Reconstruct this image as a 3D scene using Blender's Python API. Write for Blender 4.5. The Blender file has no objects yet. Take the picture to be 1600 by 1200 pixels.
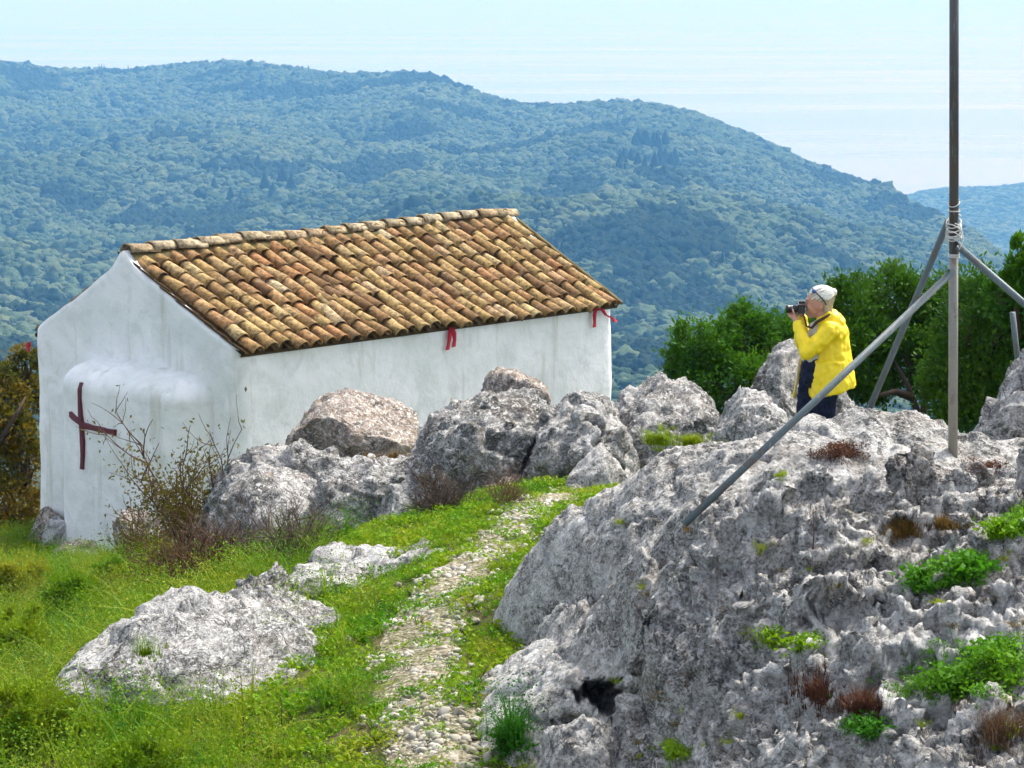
import bpy, bmesh, math, random
import numpy as np
from mathutils import Vector, Matrix, Euler
rad = math.radians
sc = bpy.context.scene
# ------------------------------------------------------------------ camera, sky, sun, exposure
FPX = 3400.0                       # focal length in photo pixels (1600 wide)
PITCH = math.atan(630 / FPX)
CAM = np.array([0.0, 0.0, 4.2])
cam_d = bpy.data.cameras.new('camera'); cam_o = bpy.data.objects.new('scene_camera', cam_d)
sc.collection.objects.link(cam_o); sc.camera = cam_o
cam_d.sensor_width = 36; cam_d.lens = 36 * FPX / 1600; cam_d.clip_end = 300000; cam_d.clip_start = .05
cam_o.location = CAM; cam_o.rotation_euler = (math.pi / 2 - PITCH, 0, 0)
SUN_AZ, SUN_EL = rad(44), rad(54)  # azimuth from +Y towards +X
w = bpy.data.worlds.new('World'); sc.world = w; w.use_nodes = True
nt = w.node_tree; nt.nodes.clear()
wo = nt.nodes.new('ShaderNodeOutputWorld'); bg = nt.nodes.new('ShaderNodeBackground'); sk = nt.nodes.new('ShaderNodeTexSky')
sk.sky_type = 'NISHITA'; sk.sun_disc = False; sk.sun_elevation = SUN_EL; sk.sun_rotation = SUN_AZ
sk.altitude = 400; sk.air_density = .8; sk.dust_density = 4.0; sk.ozone_density = 1.0
bg.inputs[1].default_value = 0.15
hs = nt.nodes.new('ShaderNodeHueSaturation'); hs.inputs['Saturation'].default_value = .5   # thin veil of cloud whitens the whole sky
nt.links.new(sk.outputs[0], hs.inputs['Color']); nt.links.new(hs.outputs[0], bg.inputs[0]); nt.links.new(bg.outputs[0], wo.inputs[0])
sd = bpy.data.lights.new('sun', 'SUN'); sd.energy = 2.0; sd.angle = rad(11); sd.color = (1, .95, .86)
so = bpy.data.objects.new('sun', sd); sc.collection.objects.link(so)
sdir = Vector((math.sin(SUN_AZ) * math.cos(SUN_EL), math.cos(SUN_AZ) * math.cos(SUN_EL), math.sin(SUN_EL)))
so.rotation_euler = sdir.to_track_quat('Z', 'Y').to_euler()
sc.view_settings.view_transform = 'Standard'; sc.view_settings.look = 'None'; sc.view_settings.gamma = 1
sc.view_settings.exposure = 1.48; sc.view_settings.use_curve_mapping = False
sc.render.engine = 'CYCLES'
cy = sc.cycles
cy.use_denoising = True; cy.max_bounces = 3; cy.diffuse_bounces = 2; cy.glossy_bounces = 1; cy.transmission_bounces = 2
cy.volume_bounces = 0; cy.transparent_max_bounces = 6; cy.use_adaptive_sampling = True; cy.adaptive_threshold = .03; cy.sample_clamp_indirect = 4; cy.caustics_reflective = False; cy.caustics_refractive = False
sc.render.film_transparent = False
# ------------------------------------------------------------------ helpers
_F = np.array([0, math.cos(PITCH), -math.sin(PITCH)]); _U = np.array([0, math.sin(PITCH), math.cos(PITCH)])
def at(px, py, Y):
    r = _F + np.array([1., 0, 0]) * ((px - 800) / FPX) + _U * ((600 - py) / FPX)
    return CAM + r * (Y / r[1])
R = random.Random(7)
NR = np.random.default_rng(11)
_U32 = np.uint32
def _mix(h):
    h = (h ^ (h >> _U32(13))) * _U32(1274126177)
    h = (h ^ (h >> _U32(15))) * _U32(2246822519)
    return h ^ (h >> _U32(16))
def _ax(i, k): return i.astype(np.uint32) * _U32(k)
_KX, _KY, _KZ = 374761393, 668265263, 2147483647
def _sd(seed): return _U32((seed * 144269504) & 0xffffffff)
_G = np.array([[1,1,0],[-1,1,0],[1,-1,0],[-1,-1,0],[1,0,1],[-1,0,1],[1,0,-1],[-1,0,-1],[0,1,1],[0,-1,1],[0,1,-1],[0,-1,-1]], np.float32)
_GX, _GY, _GZ = (np.ascontiguousarray(np.tile(_G[:, i], 2)[:16]) for i in range(3))
def pn(P, freq, seed=0):
    Q = np.asarray(P, float) * freq; out = 0
    I = np.floor(Q); f = (Q - I).astype(np.float32); I = I.astype(np.int64)
    u = f * f * f * (f * (f * 6 - 15) + 10)
    hx = [_ax(I[:, 0] + d, _KX) for d in (0, 1)]; hy = [_ax(I[:, 1] + d, _KY) for d in (0, 1)]; hz = [_ax(I[:, 2] + d, _KZ) + _sd(seed) for d in (0, 1)]
    fx = [f[:, 0], f[:, 0] - 1]; fy = [f[:, 1], f[:, 1] - 1]; fz = [f[:, 2], f[:, 2] - 1]
    wx = [1 - u[:, 0], u[:, 0]]; wy = [1 - u[:, 1], u[:, 1]]; wz = [1 - u[:, 2], u[:, 2]]
    for dx in (0, 1):
        for dy in (0, 1):
            hxy = hx[dx] + hy[dy]; wxy = wx[dx] * wy[dy]
            for dz in (0, 1):
                g = _mix(hxy + hz[dz]) % _U32(12)
                out = out + (_GX[g] * fx[dx] + _GY[g] * fy[dy] + _GZ[g] * fz[dz]) * (wxy * wz[dz])
    return out.astype(float)
def fbm(P, freq, o=4, seed=0, gain=.5):
    a, s = 1., 0
    for k in range(o):
        s = s + a * pn(P, freq, seed + k * 17); freq *= 2.03; a *= gain
    return s
def ridged(P, freq, o=4, seed=0, gain=.5):
    a, s = 1., 0
    for k in range(o):
        s = s + a * (1 - np.abs(pn(P, freq, seed + k * 19)) * 2.2); freq *= 2.1; a *= gain
    return s / 2
def worley(P, freq, seed=0, flat=False):
    Q = np.asarray(P, float) * freq; I = np.floor(Q).astype(np.int64)
    f1 = np.full(len(Q), 9.); f2 = np.full(len(Q), 9.); idv = np.zeros(len(Q)); fac = np.zeros(len(Q))
    for dx in (-1, 0, 1):
        for dy in (-1, 0, 1):
            for dz in ((0,) if flat else (-1, 0, 1)):
                a, b, c = I[:,0]+dx, I[:,1]+dy, I[:,2]+dz
                h = _mix(_ax(a, _KX) + _ax(b, _KY) + _ax(c, _KZ) + _sd(seed))
                cx = a + (h & 1023) / 1023.; cyy = b + ((h >> 10) & 1023) / 1023.; cz = c + (0 if flat else ((h >> 20) & 1023) / 1023.)
                d = np.sqrt((cx-Q[:,0])**2 + (cyy-Q[:,1])**2 + (cz-Q[:,2])**2)
                new = d < f1
                f2 = np.where(new, f1, np.minimum(f2, d)); idv = np.where(new, (h % 997) / 997., idv); f1 = np.where(new, d, f1)
                tl = ((h % 613)/613.-.5)*(Q[:,0]-cx)+((h % 419)/419.-.5)*(Q[:,1]-cyy)+((h % 757)/757.-.5)*(Q[:,2]-cz)
                fac = np.where(new, tl, fac)
    worley.facet = fac/freq*2
    return f1, f2, idv
def sstep(a, b, x):
    t = np.clip((x - a) / (b - a), 0, 1); return t * t * (3 - 2 * t)
def tps(pts):
    pts = np.array(pts, float); n = len(pts); xy = pts[:, :2]
    def ker(r2): return np.where(r2 > 1e-12, .5 * r2 * np.log(np.maximum(r2, 1e-12)), 0)
    K = ker(((xy[:,None]-xy[None])**2).sum(-1)) + np.eye(n) * 1e-2
    A = np.zeros((n+3, n+3)); A[:n,:n] = K; A[:n,n] = 1; A[:n,n+1:] = xy; A[n,:n] = 1; A[n+1:,:n] = xy.T
    s = np.linalg.solve(A, np.concatenate([pts[:,2], np.zeros(3)]))
    def ev(x, y):
        x = np.atleast_1d(x).astype(float); y = np.atleast_1d(y).astype(float); out = np.zeros(x.shape)
        for i in range(0, len(x), 20000):
            q = np.stack([x[i:i+20000], y[i:i+20000]], 1)
            out[i:i+20000] = ker(((q[:,None]-xy[None])**2).sum(-1)) @ s[:n] + s[n] + q @ s[n+1:]
        return out
    return ev
C = sc.collection
def mesh_obj(name, V, Fc, mat, parent=None, smooth=True):
    m = bpy.data.meshes.new(name)
    V = np.asarray(V, float)
    if isinstance(Fc, np.ndarray):
        k = Fc.shape[1]; m.vertices.add(len(V)); m.vertices.foreach_set('co', V.astype(np.float32).ravel())
        m.loops.add(Fc.size); m.loops.foreach_set('vertex_index', Fc.astype(np.int32).ravel())
        m.polygons.add(len(Fc)); m.polygons.foreach_set('loop_start', np.arange(0, Fc.size, k, dtype=np.int32))
        m.update(calc_edges=True); m.validate()
    else:
        m.from_pydata([tuple(v) for v in V], [], Fc); m.update()
    if smooth and len(m.polygons): m.polygons.foreach_set('use_smooth', np.ones(len(m.polygons), bool))
    if mat: m.materials.append(mat)
    o = bpy.data.objects.new(name, m); C.objects.link(o)
    if parent: o.parent = parent
    return o
def link_mesh(name, me, parent=None):
    o = bpy.data.objects.new(name, me); C.objects.link(o)
    if parent: o.parent = parent
    return o
def tag(o, label=None, cat=None, group=None, kind=None):
    if label: o['label'] = label
    if cat: o['category'] = cat
    if group: o['group'] = group
    if kind: o['kind'] = kind
    return o
def empty(name, loc=(0, 0, 0), **k):
    o = bpy.data.objects.new(name, None); C.objects.link(o); o.location = loc; o.empty_display_size = .2
    return tag(o, **k)
def grid_faces(nx, ny):               # index = j*nx+i
    i, j = np.meshgrid(np.arange(nx-1), np.arange(ny-1)); a = (j*nx+i).ravel()
    return np.stack([a, a+1, a+nx+1, a+nx], 1)
class MB:
    def __init__(s): s.v = []; s.f = []
    def add(s, V, Fc):
        o = len(s.v); s.v.extend([tuple(map(float, q)) for q in V]); s.f.extend([tuple(int(i)+o for i in f) for f in Fc])
    def tube(s, pts, rr, n=8, cap=True):
        pts = [np.array(p, float) for p in pts]
        if np.isscalar(rr): rr = [rr]*len(pts)
        V = []; prev = None
        for i, p in enumerate(pts):
            t = pts[min(i+1, len(pts)-1)] - pts[max(i-1, 0)]; t = t/(np.linalg.norm(t)+1e-9)
            if prev is None:
                a = np.cross(t, [0, 0, 1.]);
                if np.linalg.norm(a) < .1: a = np.cross(t, [1., 0, 0])
            else: a = prev - t*(prev@t)
            a = a/(np.linalg.norm(a)+1e-9); prev = a; b = np.cross(t, a)
            for k in range(n):
                an = 2*math.pi*k/n; V.append(p + rr[i]*(a*math.cos(an)+b*math.sin(an)))
        Fc = []
        for i in range(len(pts)-1):
            for k in range(n):
                Fc.append((i*n+k, i*n+(k+1) % n, (i+1)*n+(k+1) % n, (i+1)*n+k))
        if cap: Fc.append(tuple(range(n))[::-1]); Fc.append(tuple((len(pts)-1)*n+k for k in range(n)))
        s.add(V, Fc)
    def box(s, c, h, M=None):
        V = [np.array([x*h[0], y*h[1], z*h[2]]) for x in (-1, 1) for y in (-1, 1) for z in (-1, 1)]
        if M is not None: V = [np.array(M @ Vector(v)) for v in V]
        V = [v+np.array(c) for v in V]
        s.add(V, [(0,1,3,2),(4,6,7,5),(0,4,5,1),(2,3,7,6),(0,2,6,4),(1,5,7,3)])
    def build(s, name, mat, parent=None, smooth=True): return mesh_obj(name, np.array(s.v), s.f, mat, parent, smooth)
# ------------------------------------------------------------------ materials
def mat(name, rough=.8, spec=.3):
    m = bpy.data.materials.new(name); m.use_nodes = True; t = m.node_tree
    b = t.nodes['Principled BSDF']; b.inputs['Roughness'].default_value = rough; b.inputs['Specular IOR Level'].default_value = spec
    return m, t, b
class N:
    def __init__(s, t): s.t = t
    def n(s, ty, ins=None, **k):
        nd = s.t.nodes.new(ty)
        for a, v in k.items(): setattr(nd, a, v)
        for a, v in (ins or {}).items():
            if hasattr(v, 'is_output') : s.t.links.new(v, nd.inputs[a])
            else: nd.inputs[a].default_value = v
        return nd
    def noise(s, vec, scale, detail=4, rough=.55, dist=0): return s.n('ShaderNodeTexNoise', {'Vector': vec, 'Scale': scale, 'Detail': detail, 'Roughness': rough, 'Distortion': dist}).outputs['Fac']
    def vor(s, vec, scale, out='Distance', feature='F1'): return s.n('ShaderNodeTexVoronoi', {'Vector': vec, 'Scale': scale}, feature=feature).outputs[out]
    def ramp(s, fac, stops, interp='LINEAR'):
        r = s.n('ShaderNodeValToRGB', {'Fac': fac}); e = r.color_ramp; e.interpolation = interp
        while len(e.elements) < len(stops): e.elements.new(.5)
        for el, (p, c) in zip(e.elements, stops): el.position = p; el.color = (*c, 1) if len(c) == 3 else c
        return r.outputs['Color']
    def mix(s, f, a, b, bt='MIX'):
        m = s.n('ShaderNodeMix', data_type='RGBA', blend_type=bt)
        for idx, v in ((0, f), (6, a), (7, b)):
            if hasattr(v, 'is_output'): s.t.links.new(v, m.inputs[idx])
            else: m.inputs[idx].default_value = v if idx == 0 or len(v) == 4 else (*v, 1)
        return m.outputs[2]
    def mth(s, op, a, b=0.):
        m = s.n('ShaderNodeMath', operation=op)
        for i, v in enumerate((a, b)):
            if hasattr(v, 'is_output'): s.t.links.new(v, m.inputs[i])
            else: m.inputs[i].default_value = v
        return m.outputs[0]
    def pos(s): return s.n('ShaderNodeNewGeometry').outputs['Position']
    def obj(s): return s.n('ShaderNodeTexCoord').outputs['Object']
    def scale(s, v, sc3): return s.n('ShaderNodeVectorMath', {0: v, 1: sc3}, operation='MULTIPLY').outputs[0]
    def rnd(s): return s.n('ShaderNodeObjectInfo').outputs['Random']
    def bump(s, h, strength, dist, b, prev=None):
        ins = {'Height': h, 'Strength': strength, 'Distance': dist}
        if prev is not None: ins['Normal'] = prev
        o = s.n('ShaderNodeBump', ins).outputs[0]; s.t.links.new(o, b.inputs['Normal']); return o
def g3(v): return (v, v, v)
def simple(name, col, rough=.7, spec=.3, metal=0, var=.15, scale=8., bump=0):
    m, t, b = mat(name, rough, spec); n = N(t); p = n.obj()
    f = n.noise(p, scale, 5, .6)
    c = n.mix(f, tuple(x*(1-var) for x in col), tuple(min(1, x*(1+var)) for x in col))
    t.links.new(c, b.inputs['Base Color']); b.inputs['Metallic'].default_value = metal
    if bump: n.bump(n.noise(p, scale*4, 4), .5, bump, b)
    return m
def rock_mat(name, dark, mid, light, warm=.25, sc1=1.0, moss=.15):
    m, t, b = mat(name, .92, .15); n = N(t); p = n.pos()
    def n3(vec, scale, detail, rough, dist=0):
        c_ = n.n('ShaderNodeTexNoise', {'Vector': vec, 'Scale': scale, 'Detail': detail, 'Roughness': rough, 'Distortion': dist}).outputs['Color']
        return c_, n.n('ShaderNodeSeparateColor', {0: c_}).outputs
    _, A = n3(p, .9*sc1, 4, .6, .4)
    cB, B = n3(p, 2.5*sc1, 6, .65, .5)
    _, D = n3(n.scale(p, (1.15, .85, 1.4)), 5.2*sc1, 7, .72, .6)
    _, E_ = n3(n.scale(p, (1.5, .8, 2.0)), 15*sc1, 7, .76, .8)
    sp = n.noise(p, 62*sc1, 3, .7)
    ff = n.mth('ADD', n.mth('MULTIPLY', n.mth('SUBTRACT', D[0], .5), .8), n.mth('MULTIPLY', n.mth('SUBTRACT', sp, .5), .75))
    ff = n.mth('ADD', n.mth('ADD', ff, .5), n.mth('MULTIPLY', n.mth('SUBTRACT', A[0], .5), .55))
    c = n.ramp(ff, [(.30, g3(.05)), (.40, dark), (.5, mid), (.6, light), (.72, tuple(min(.8, x*1.4) for x in light))])
    def th(f, lo, hi, k): return n.mth('MULTIPLY', n.ramp(f, [(lo, g3(0)), (hi, g3(1))]), k)
    c = n.mix(th(B[0], .5, .64, warm), c, (.27, .21, .155))           # ochre-brown staining
    c = n.mix(th(B[1], .54, .66, .3), c, (.175, .155, .165))          # lilac tinge
    c = n.mix(th(D[1], .62, .69, .5), c, (.24, .13, .03))             # orange lichen
    c = n.mix(th(D[2], .57, .62, .5), c, (.085, .083, .078))          # black lichen
    c = n.mix(th(E_[0], .53, .575, .8), c, (.68, .67, .64))          # white crust flakes
    c = n.mix(th(E_[1], .59, .64, .5), c, (.07, .068, .064))           # dark specks
    ed = n.vor(n.scale(n.n('ShaderNodeVectorMath', {0: p, 1: n.scale(cB, (.55, .55, .55))}, operation='ADD').outputs[0], (1.3, .8, 1.1)), 2.2*sc1, 'Distance', 'DISTANCE_TO_EDGE')
    ckm = n.ramp(A[1], [(.44, g3(0)), (.56, g3(1))])
    c = n.mix(n.mth('MULTIPLY', n.mth('MULTIPLY', n.ramp(ed, [(.0, g3(1)), (.022, g3(0))]), ckm), .7), c, (.05, .048, .045))
    if moss: c = n.mix(th(B[2], .6, .7, moss), c, (.07, .085, .02))
    t.links.new(c, b.inputs['Base Color'])
    h_ = n.mth('ADD', n.mth('MULTIPLY', n.noise(p, 21*sc1, 7, .74, .5), 1.3), n.mth('MULTIPLY', n.ramp(n.vor(p, 15*sc1), [(.1, g3(0)), (.45, g3(1))]), .35))
    h_ = n.mth('ADD', h_, n.mth('MULTIPLY', n.mth('MULTIPLY', n.ramp(ed, [(.0, g3(0)), (.035, g3(1))]), .7), ckm))
    n.bump(h_, .9, .045, b)
    return m
M = {}
M['slab'] = rock_mat('limestone_slab', (.20, .195, .18), (.42, .408, .38), (.60, .588, .555), .35)
M['grey_rock'] = rock_mat('limestone_grey', (.10, .10, .094), (.25, .245, .23), (.43, .42, .40), .3, .8, .3)
M['pale_rock'] = rock_mat('limestone_pale', (.14, .138, .13), (.31, .305, .29), (.50, .49, .47), .25, .9, .15)
M['brown_rock'] = rock_mat('limestone_brown', (.12, .095, .075), (.27, .215, .17), (.42, .36, .30), .6, .9, .2)
M['white_stone'] = rock_mat('whitewashed_stone', (.3, .3, .29), (.6, .6, .58), (.78, .78, .76), .15, .9, .05)
def leaf_mat(name, cols, trans=.35, rough=.5, pscale=.9, dry=None):
    m, t, b = mat(name, rough+.15, .15); n = N(t); p = n.pos()
    f = n.mth('ADD', n.mth('MULTIPLY', n.noise(p, pscale, 4, .6), .75), n.mth('MULTIPLY', n.rnd(), .3))
    k = len(cols); c = n.ramp(f, [(.30 + .42*i/(k-1), q) for i, q in enumerate(cols)])
    f2 = n.noise(p, 40, 3); c = n.mix(n.mth('MULTIPLY', f2, .6), c, tuple(x*.55 for x in cols[0]))
    if dry:
        d = n.ramp(n.noise(p, pscale*2.1, 5, .6), [(.55, g3(0)), (.68, g3(1))]); c = n.mix(n.mth('MULTIPLY', d, .4), c, dry)
    t.links.new(c, b.inputs['Base Color'])
    tr = n.n('ShaderNodeBsdfTranslucent', {'Color': c}); ms = n.n('ShaderNodeMixShader', {0: trans, 1: b.outputs[0], 2: tr.outputs[0]})
    t.links.new(ms.outputs[0], t.nodes['Material Output'].inputs['Surface'])
    return m
M['grass'] = leaf_mat('grass_blades', [(.05, .21, .004), (.15, .33, .005), (.28, .41, .006), (.38, .41, .02)], .4, .5, .8)
M['weed'] = leaf_mat('weed_leaves', [(.04, .17, .004), (.13, .28, .005), (.26, .36, .008), (.38, .37, .025)], .35, .5, .6, (.15, .12, .035))
M['herb'] = leaf_mat('herb_leaves', [(.03, .15, .006), (.07, .25, .008), (.15, .34, .010)], .4, .5, 2.)
M['bush'] = leaf_mat('bush_leaves', [(.025, .09, .005), (.07, .18, .007), (.15, .27, .010)], .3, .45, 1.2)
M['bush2'] = leaf_mat('bush_leaves_bright', [(.04, .14, .006), (.10, .24, .008), (.20, .32, .012)], .32, .45, 1.2)
M['autumn'] = leaf_mat('autumn_leaves', [(.06, .09, .010), (.19, .15, .012), (.36, .18, .015), (.38, .14, .02)], .35, .55, 1.4)
M['autumn_green'] = leaf_mat('yellowing_leaves', [(.05, .075, .012), (.12, .12, .015), (.19, .14, .02)], .35, .55, 2.5)
M['dry'] = leaf_mat('dry_stems', [(.11, .055, .028), (.17, .10, .055), (.24, .17, .10)], .15, .8, 2.)
M['dry_grey'] = leaf_mat('dry_grey_stems', [(.09, .065, .05), (.15, .11, .085), (.21, .16, .12)], .1, .8, 2.)
M['fern'] = leaf_mat('dead_fern', [(.075, .03, .018), (.13, .055, .03), (.17, .085, .05)], .15, .8, 5.)
M['orange_grass'] = leaf_mat('orange_grass', [(.16, .10, .025), (.22, .13, .03), (.20, .17, .04)], .3, .7, 3.)
M['bark'] = simple('bark', (.075, .055, .042), .95, .1, 0, .4, 12, .01)
M['twig'] = simple('twig', (.10, .055, .045), .9, .1, 0, .3, 12)
def ground_mat():
    m, t, b = mat('soil', .95, .1); n = N(t); p = n.pos()
    c = n.ramp(n.noise(p, 2.2, 8, .65), [(.36, (.035, .05, .012)), (.5, (.06, .075, .016)), (.62, (.11, .085, .045))])
    t.links.new(c, b.inputs['Base Color']); n.bump(n.noise(p, 24, 6, .7), .8, .03, b); return m
M['ground'] = ground_mat()
def path_mat():
    m, t, b = mat('gravel_path', .95, .1); n = N(t); p = n.pos()
    c = n.ramp(n.noise(p, 26, 7, .7), [(.36, (.09, .08, .045)), (.5, (.22, .19, .125)), (.64, (.42, .39, .31))])
    g = n.ramp(n.noise(p, 3.2, 6, .7), [(.5, g3(0)), (.6, g3(1))]); c = n.mix(n.mth('MULTIPLY', g, .6), c, (.09, .10, .025))
    t.links.new(c, b.inputs['Base Color']); n.bump(n.vor(p, 30), .8, .025, b); return m
M['path'] = path_mat()
def stone_mat():
    m, t, b = mat('path_stone', .9, .15); n = N(t); r = n.rnd()
    c = n.ramp(r, [(0, (.20, .175, .12)), (.4, (.36, .33, .26)), (.75, (.52, .49, .42)), (1, (.28, .27, .25))])
    c = n.mix(n.mth('MULTIPLY', n.noise(n.pos(), 50, 5), .5), c, (.20, .18, .13)); t.links.new(c, b.inputs['Base Color']); return m
M['stone'] = stone_mat()
def plaster_mat():
    m, t, b = mat('whitewash', .85, .2); n = N(t); p = n.pos()
    c = n.ramp(n.noise(p, 1.1, 7, .6, .3), [(.3, (.70, .73, .70)), (.5, (.83, .84, .82)), (.65, (.88, .88, .87))])
    st = n.ramp(n.noise(n.scale(p, (3.2, 3.2, .35)), 1., 6, .65, .2), [(.57, g3(0)), (.68, g3(1))])
    c = n.mix(n.mth('MULTIPLY', st, .45), c, (.42, .41, .30))
    pt = n.ramp(n.noise(p, 2.6, 8, .68, .5), [(.5, g3(0)), (.6, g3(1))]); c = n.mix(n.mth('MULTIPLY', pt, .45), c, (.62, .645, .61))
    z = n.n('ShaderNodeSeparateXYZ', {0: p}).outputs[2]
    sp = n.ramp(n.noise(p, 9, 6, .7), [(.62, g3(0)), (.72, g3(1))]); c = n.mix(n.mth('MULTIPLY', sp, .25), c, (.48, .47, .40))
    low = n.ramp(n.mth('ADD', n.mth('MULTIPLY', z, -.9), n.mth('MULTIPLY', n.noise(p, 2.1, 6, .65), 1.1)), [(.0, g3(0)), (1., g3(1))])
    lo2 = n.mth('MULTIPLY', n.ramp(n.mth('SUBTRACT', n.mth('MULTIPLY', z, -1.), n.mth('ADD', 3., n.mth('MULTIPLY', n.noise(p, 2.4, 6, .7), 1.3))), [(0, g3(0)), (.9, g3(1))]), .7)
    c = n.mix(lo2, c, (.42, .40, .27))
    t.links.new(c, b.inputs['Base Color'])
    b1 = n.bump(n.noise(p, 5, 6, .6), .5, .04, b); n.bump(n.noise(p, 45, 4, .6), .35, .006, b, b1); return m
M['plaster'] = plaster_mat()
def tile_mat(name, stops, mossy=.3):
    m, t, b = mat(name, .88, .2); n = N(t); p = n.pos(); r = n.rnd()
    c = n.ramp(r, stops)
    f = n.noise(p, 14, 7, .7); c = n.mix(n.ramp(f, [(.38, g3(.85)), (.58, g3(.05))]), c, (.075, .045, .022))
    l = n.ramp(n.noise(p, 8, 7, .7, .5), [(.56, g3(0)), (.66, g3(1))]); c = n.mix(n.mth('MULTIPLY', l, .55), c, (.40, .33, .19))
    mo = n.ramp(n.noise(p, 3.4, 6, .65), [(.54, g3(0)), (.66, g3(1))]); c = n.mix(n.mth('MULTIPLY', mo, mossy), c, (.13, .11, .02))
    t.links.new(c, b.inputs['Base Color']); n.bump(n.noise(p, 40, 6, .7), .6, .012, b); return m
M['tile'] = tile_mat('roof_tile', [(0, (.18, .09, .04)), (.12, (.29, .17, .065)), (.3, (.43, .285, .105)), (.5, (.50, .35, .14)), (.66, (.36, .19, .075)), (.82, (.55, .42, .20)), (.93, (.42, .20, .08)), (1, (.58, .47, .28))])
M['ridge'] = tile_mat('ridge_tile', [(0, (.42, .33, .19)), (.5, (.48, .40, .26)), (1, (.38, .25, .13))], .2)
M['pan'] = simple('pan_tile', (.085, .055, .026), .95, .1, 0, .5, 9, .01)
M['mortar'] = simple('mossy_mortar', (.13, .105, .045), .95, .1, 0, .5, 10, .02)
M['cross'] = simple('dark_red_paint', (.11, .010, .018), .55, .4, 0, .5, 5, .003)
M['ribbon'] = simple('red_cloth', (.42, .02, .035), .8, .2, 0, .3, 8)
M['pipe_grey'] = simple('galvanised_pipe', (.095, .125, .13), .55, .35, .1, .3, 6, .002)
M['pipe_tan'] = simple('weathered_pipe', (.26, .25, .215), .55, .4, .3, .35, 5, .002)
M['pipe_dark'] = simple('dark_pole', (.075, .072, .07), .45, .5, .2, .35, 3)
for k_ in ('pipe_grey', 'pipe_tan', 'pipe_dark'):
    t = M[k_].node_tree; n = N(t); b = t.nodes['Principled BSDF']; c0 = b.inputs['Base Color'].links[0].from_socket; p = n.pos()
    rs_ = n.ramp(n.noise(p, 9, 8, .72, .4), [(.54, g3(0)), (.64, g3(1))]); c1 = n.mix(n.mth('MULTIPLY', rs_, .5), c0, (.13, .065, .03))
    sc_ = n.ramp(n.noise(n.scale(p, (60, 60, 6)), 1., 4, .6), [(.58, g3(0)), (.66, g3(1))]); c1 = n.mix(n.mth('MULTIPLY', sc_, .35), c1, (.32, .33, .32)); t.links.new(c1, b.inputs['Base Color'])
M['wire'] = simple('pale_wire', (.55, .56, .52), .5, .5, .2, .2, 10)
# ------------------------------------------------------------------ the far setting: sea, hills, forest
m, t, b = mat('sea_water', .3, .5); n = N(t); p = n.pos()
b.inputs['Base Color'].default_value = (.035, .10, .15, 1)
st = n.noise(n.scale(p, (.00016, .0011, 0)), 1., 5, .6, .4)
rg = n.ramp(st, [(.40, g3(.16)), (.60, g3(.34))]); t.links.new(rg, b.inputs['Roughness'])
wv = n.noise(n.scale(p, (.012, .03, 0)), 1., 6, .65)
n.bump(wv, .5, 6., b)
M['sea'] = m
SEA = -446.0
tag(mesh_obj('sea', [(-60000, -500, SEA), (60000, -500, SEA), (60000, 70000, SEA), (-60000, 70000, SEA)], [(0, 1, 2, 3)], M['sea']), 'pale glittering sea beyond the hills', 'sea', kind='structure')
def hill_mat():
    m, t, b = mat('hill_floor', .95, .1); n = N(t); p = n.pos()
    c = n.ramp(n.noise(p, .02, 6, .6), [(.35, (.02, .035, .012)), (.6, (.05, .06, .02))]); t.links.new(c, b.inputs['Base Color']); return m
M['hill'] = hill_mat()
SKY = np.array([(-800,70),(-300,80),(0,87),(40,92),(100,101),(160,104),(210,106),(260,100),(320,95),(380,93),(440,100),(490,106),(540,113),(580,111),(630,110),(680,116),(720,132),(760,145),(800,155),(830,160),(900,159),(960,156),(1000,157),(1050,164),(1100,179),(1150,199),(1200,219),(1260,249),(1310,268),(1360,284),(1390,288),(1412,306),(1450,326),(1500,347),(1540,370),(1570,402),(1600,430),(1700,500),(2400,620)], float)
def hill_z(px, Y):
    skyp = np.interp(px, SKY[:,0], SKY[:,1]) + 2
    Yr = np.interp(px, [-800, 300, 800, 1000, 1300, 1420, 1600, 2400], [2900, 2700, 2350, 2250, 2150, 1900, 1500, 1100])
    x = (px-800)/FPX*Y
    s = (Y-650)/(Yr-650)
    py = np.where(s < 0, 660 - s*900, np.where(s < 1, 660 + (skyp-660)*np.clip(s, 0, 1)**.62, skyp + (s-1)*260))
    P = np.stack([x, Y, np.zeros_like(x)], 1)
    fold = fbm(P, 1/380., 4, 5)*36 - np.abs(pn(P, 1/620., 9))*60 + 14
    z = CAM[2] - (py+30)/FPX*Y + fold*np.clip(s*3, 0, 1)*np.clip((1-s)*3.2, 0, 1)
    z = np.where(Y < 300, np.minimum(z, -30-(Y-45)*.45), z)
    return x, z
PXS = np.linspace(-800, 2400, 300); YS = np.concatenate([np.linspace(46, 650, 40), np.linspace(670, 3600, 190)])
gx, gy = np.meshgrid(PXS, YS); hx, hz = hill_z(gx.ravel(), gy.ravel())
tag(mesh_obj('hills', np.stack([hx, gy.ravel(), np.maximum(hz, SEA-5)], 1), grid_faces(len(PXS), len(YS)), M['hill']), 'long wooded hill falling from left to right towards the sea', 'hill', kind='structure')
SKY2 = np.array([(1200,340),(1380,309),(1420,304),(1450,294),(1490,291),(1550,289),(1600,285),(1700,276),(1900,290),(2400,300)], float)
def hill2_z(px, Y):
    skyp = np.interp(px, SKY2[:,0], SKY2[:,1]); s = (Y-2700)/(3700-2700)
    py = np.where(s < 1, 470+(skyp-470)*np.clip(s, 0, 1)**.75, skyp+(s-1)*300)
    x = (px-800)/FPX*Y; P = np.stack([x, Y, x*0], 1)
    return x, CAM[2]-(py+30)/FPX*Y + fbm(P, 1/300., 4, 15)*22*np.clip((1-s)*4, 0, 1)*np.clip(s*3, 0, 1)
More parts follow.
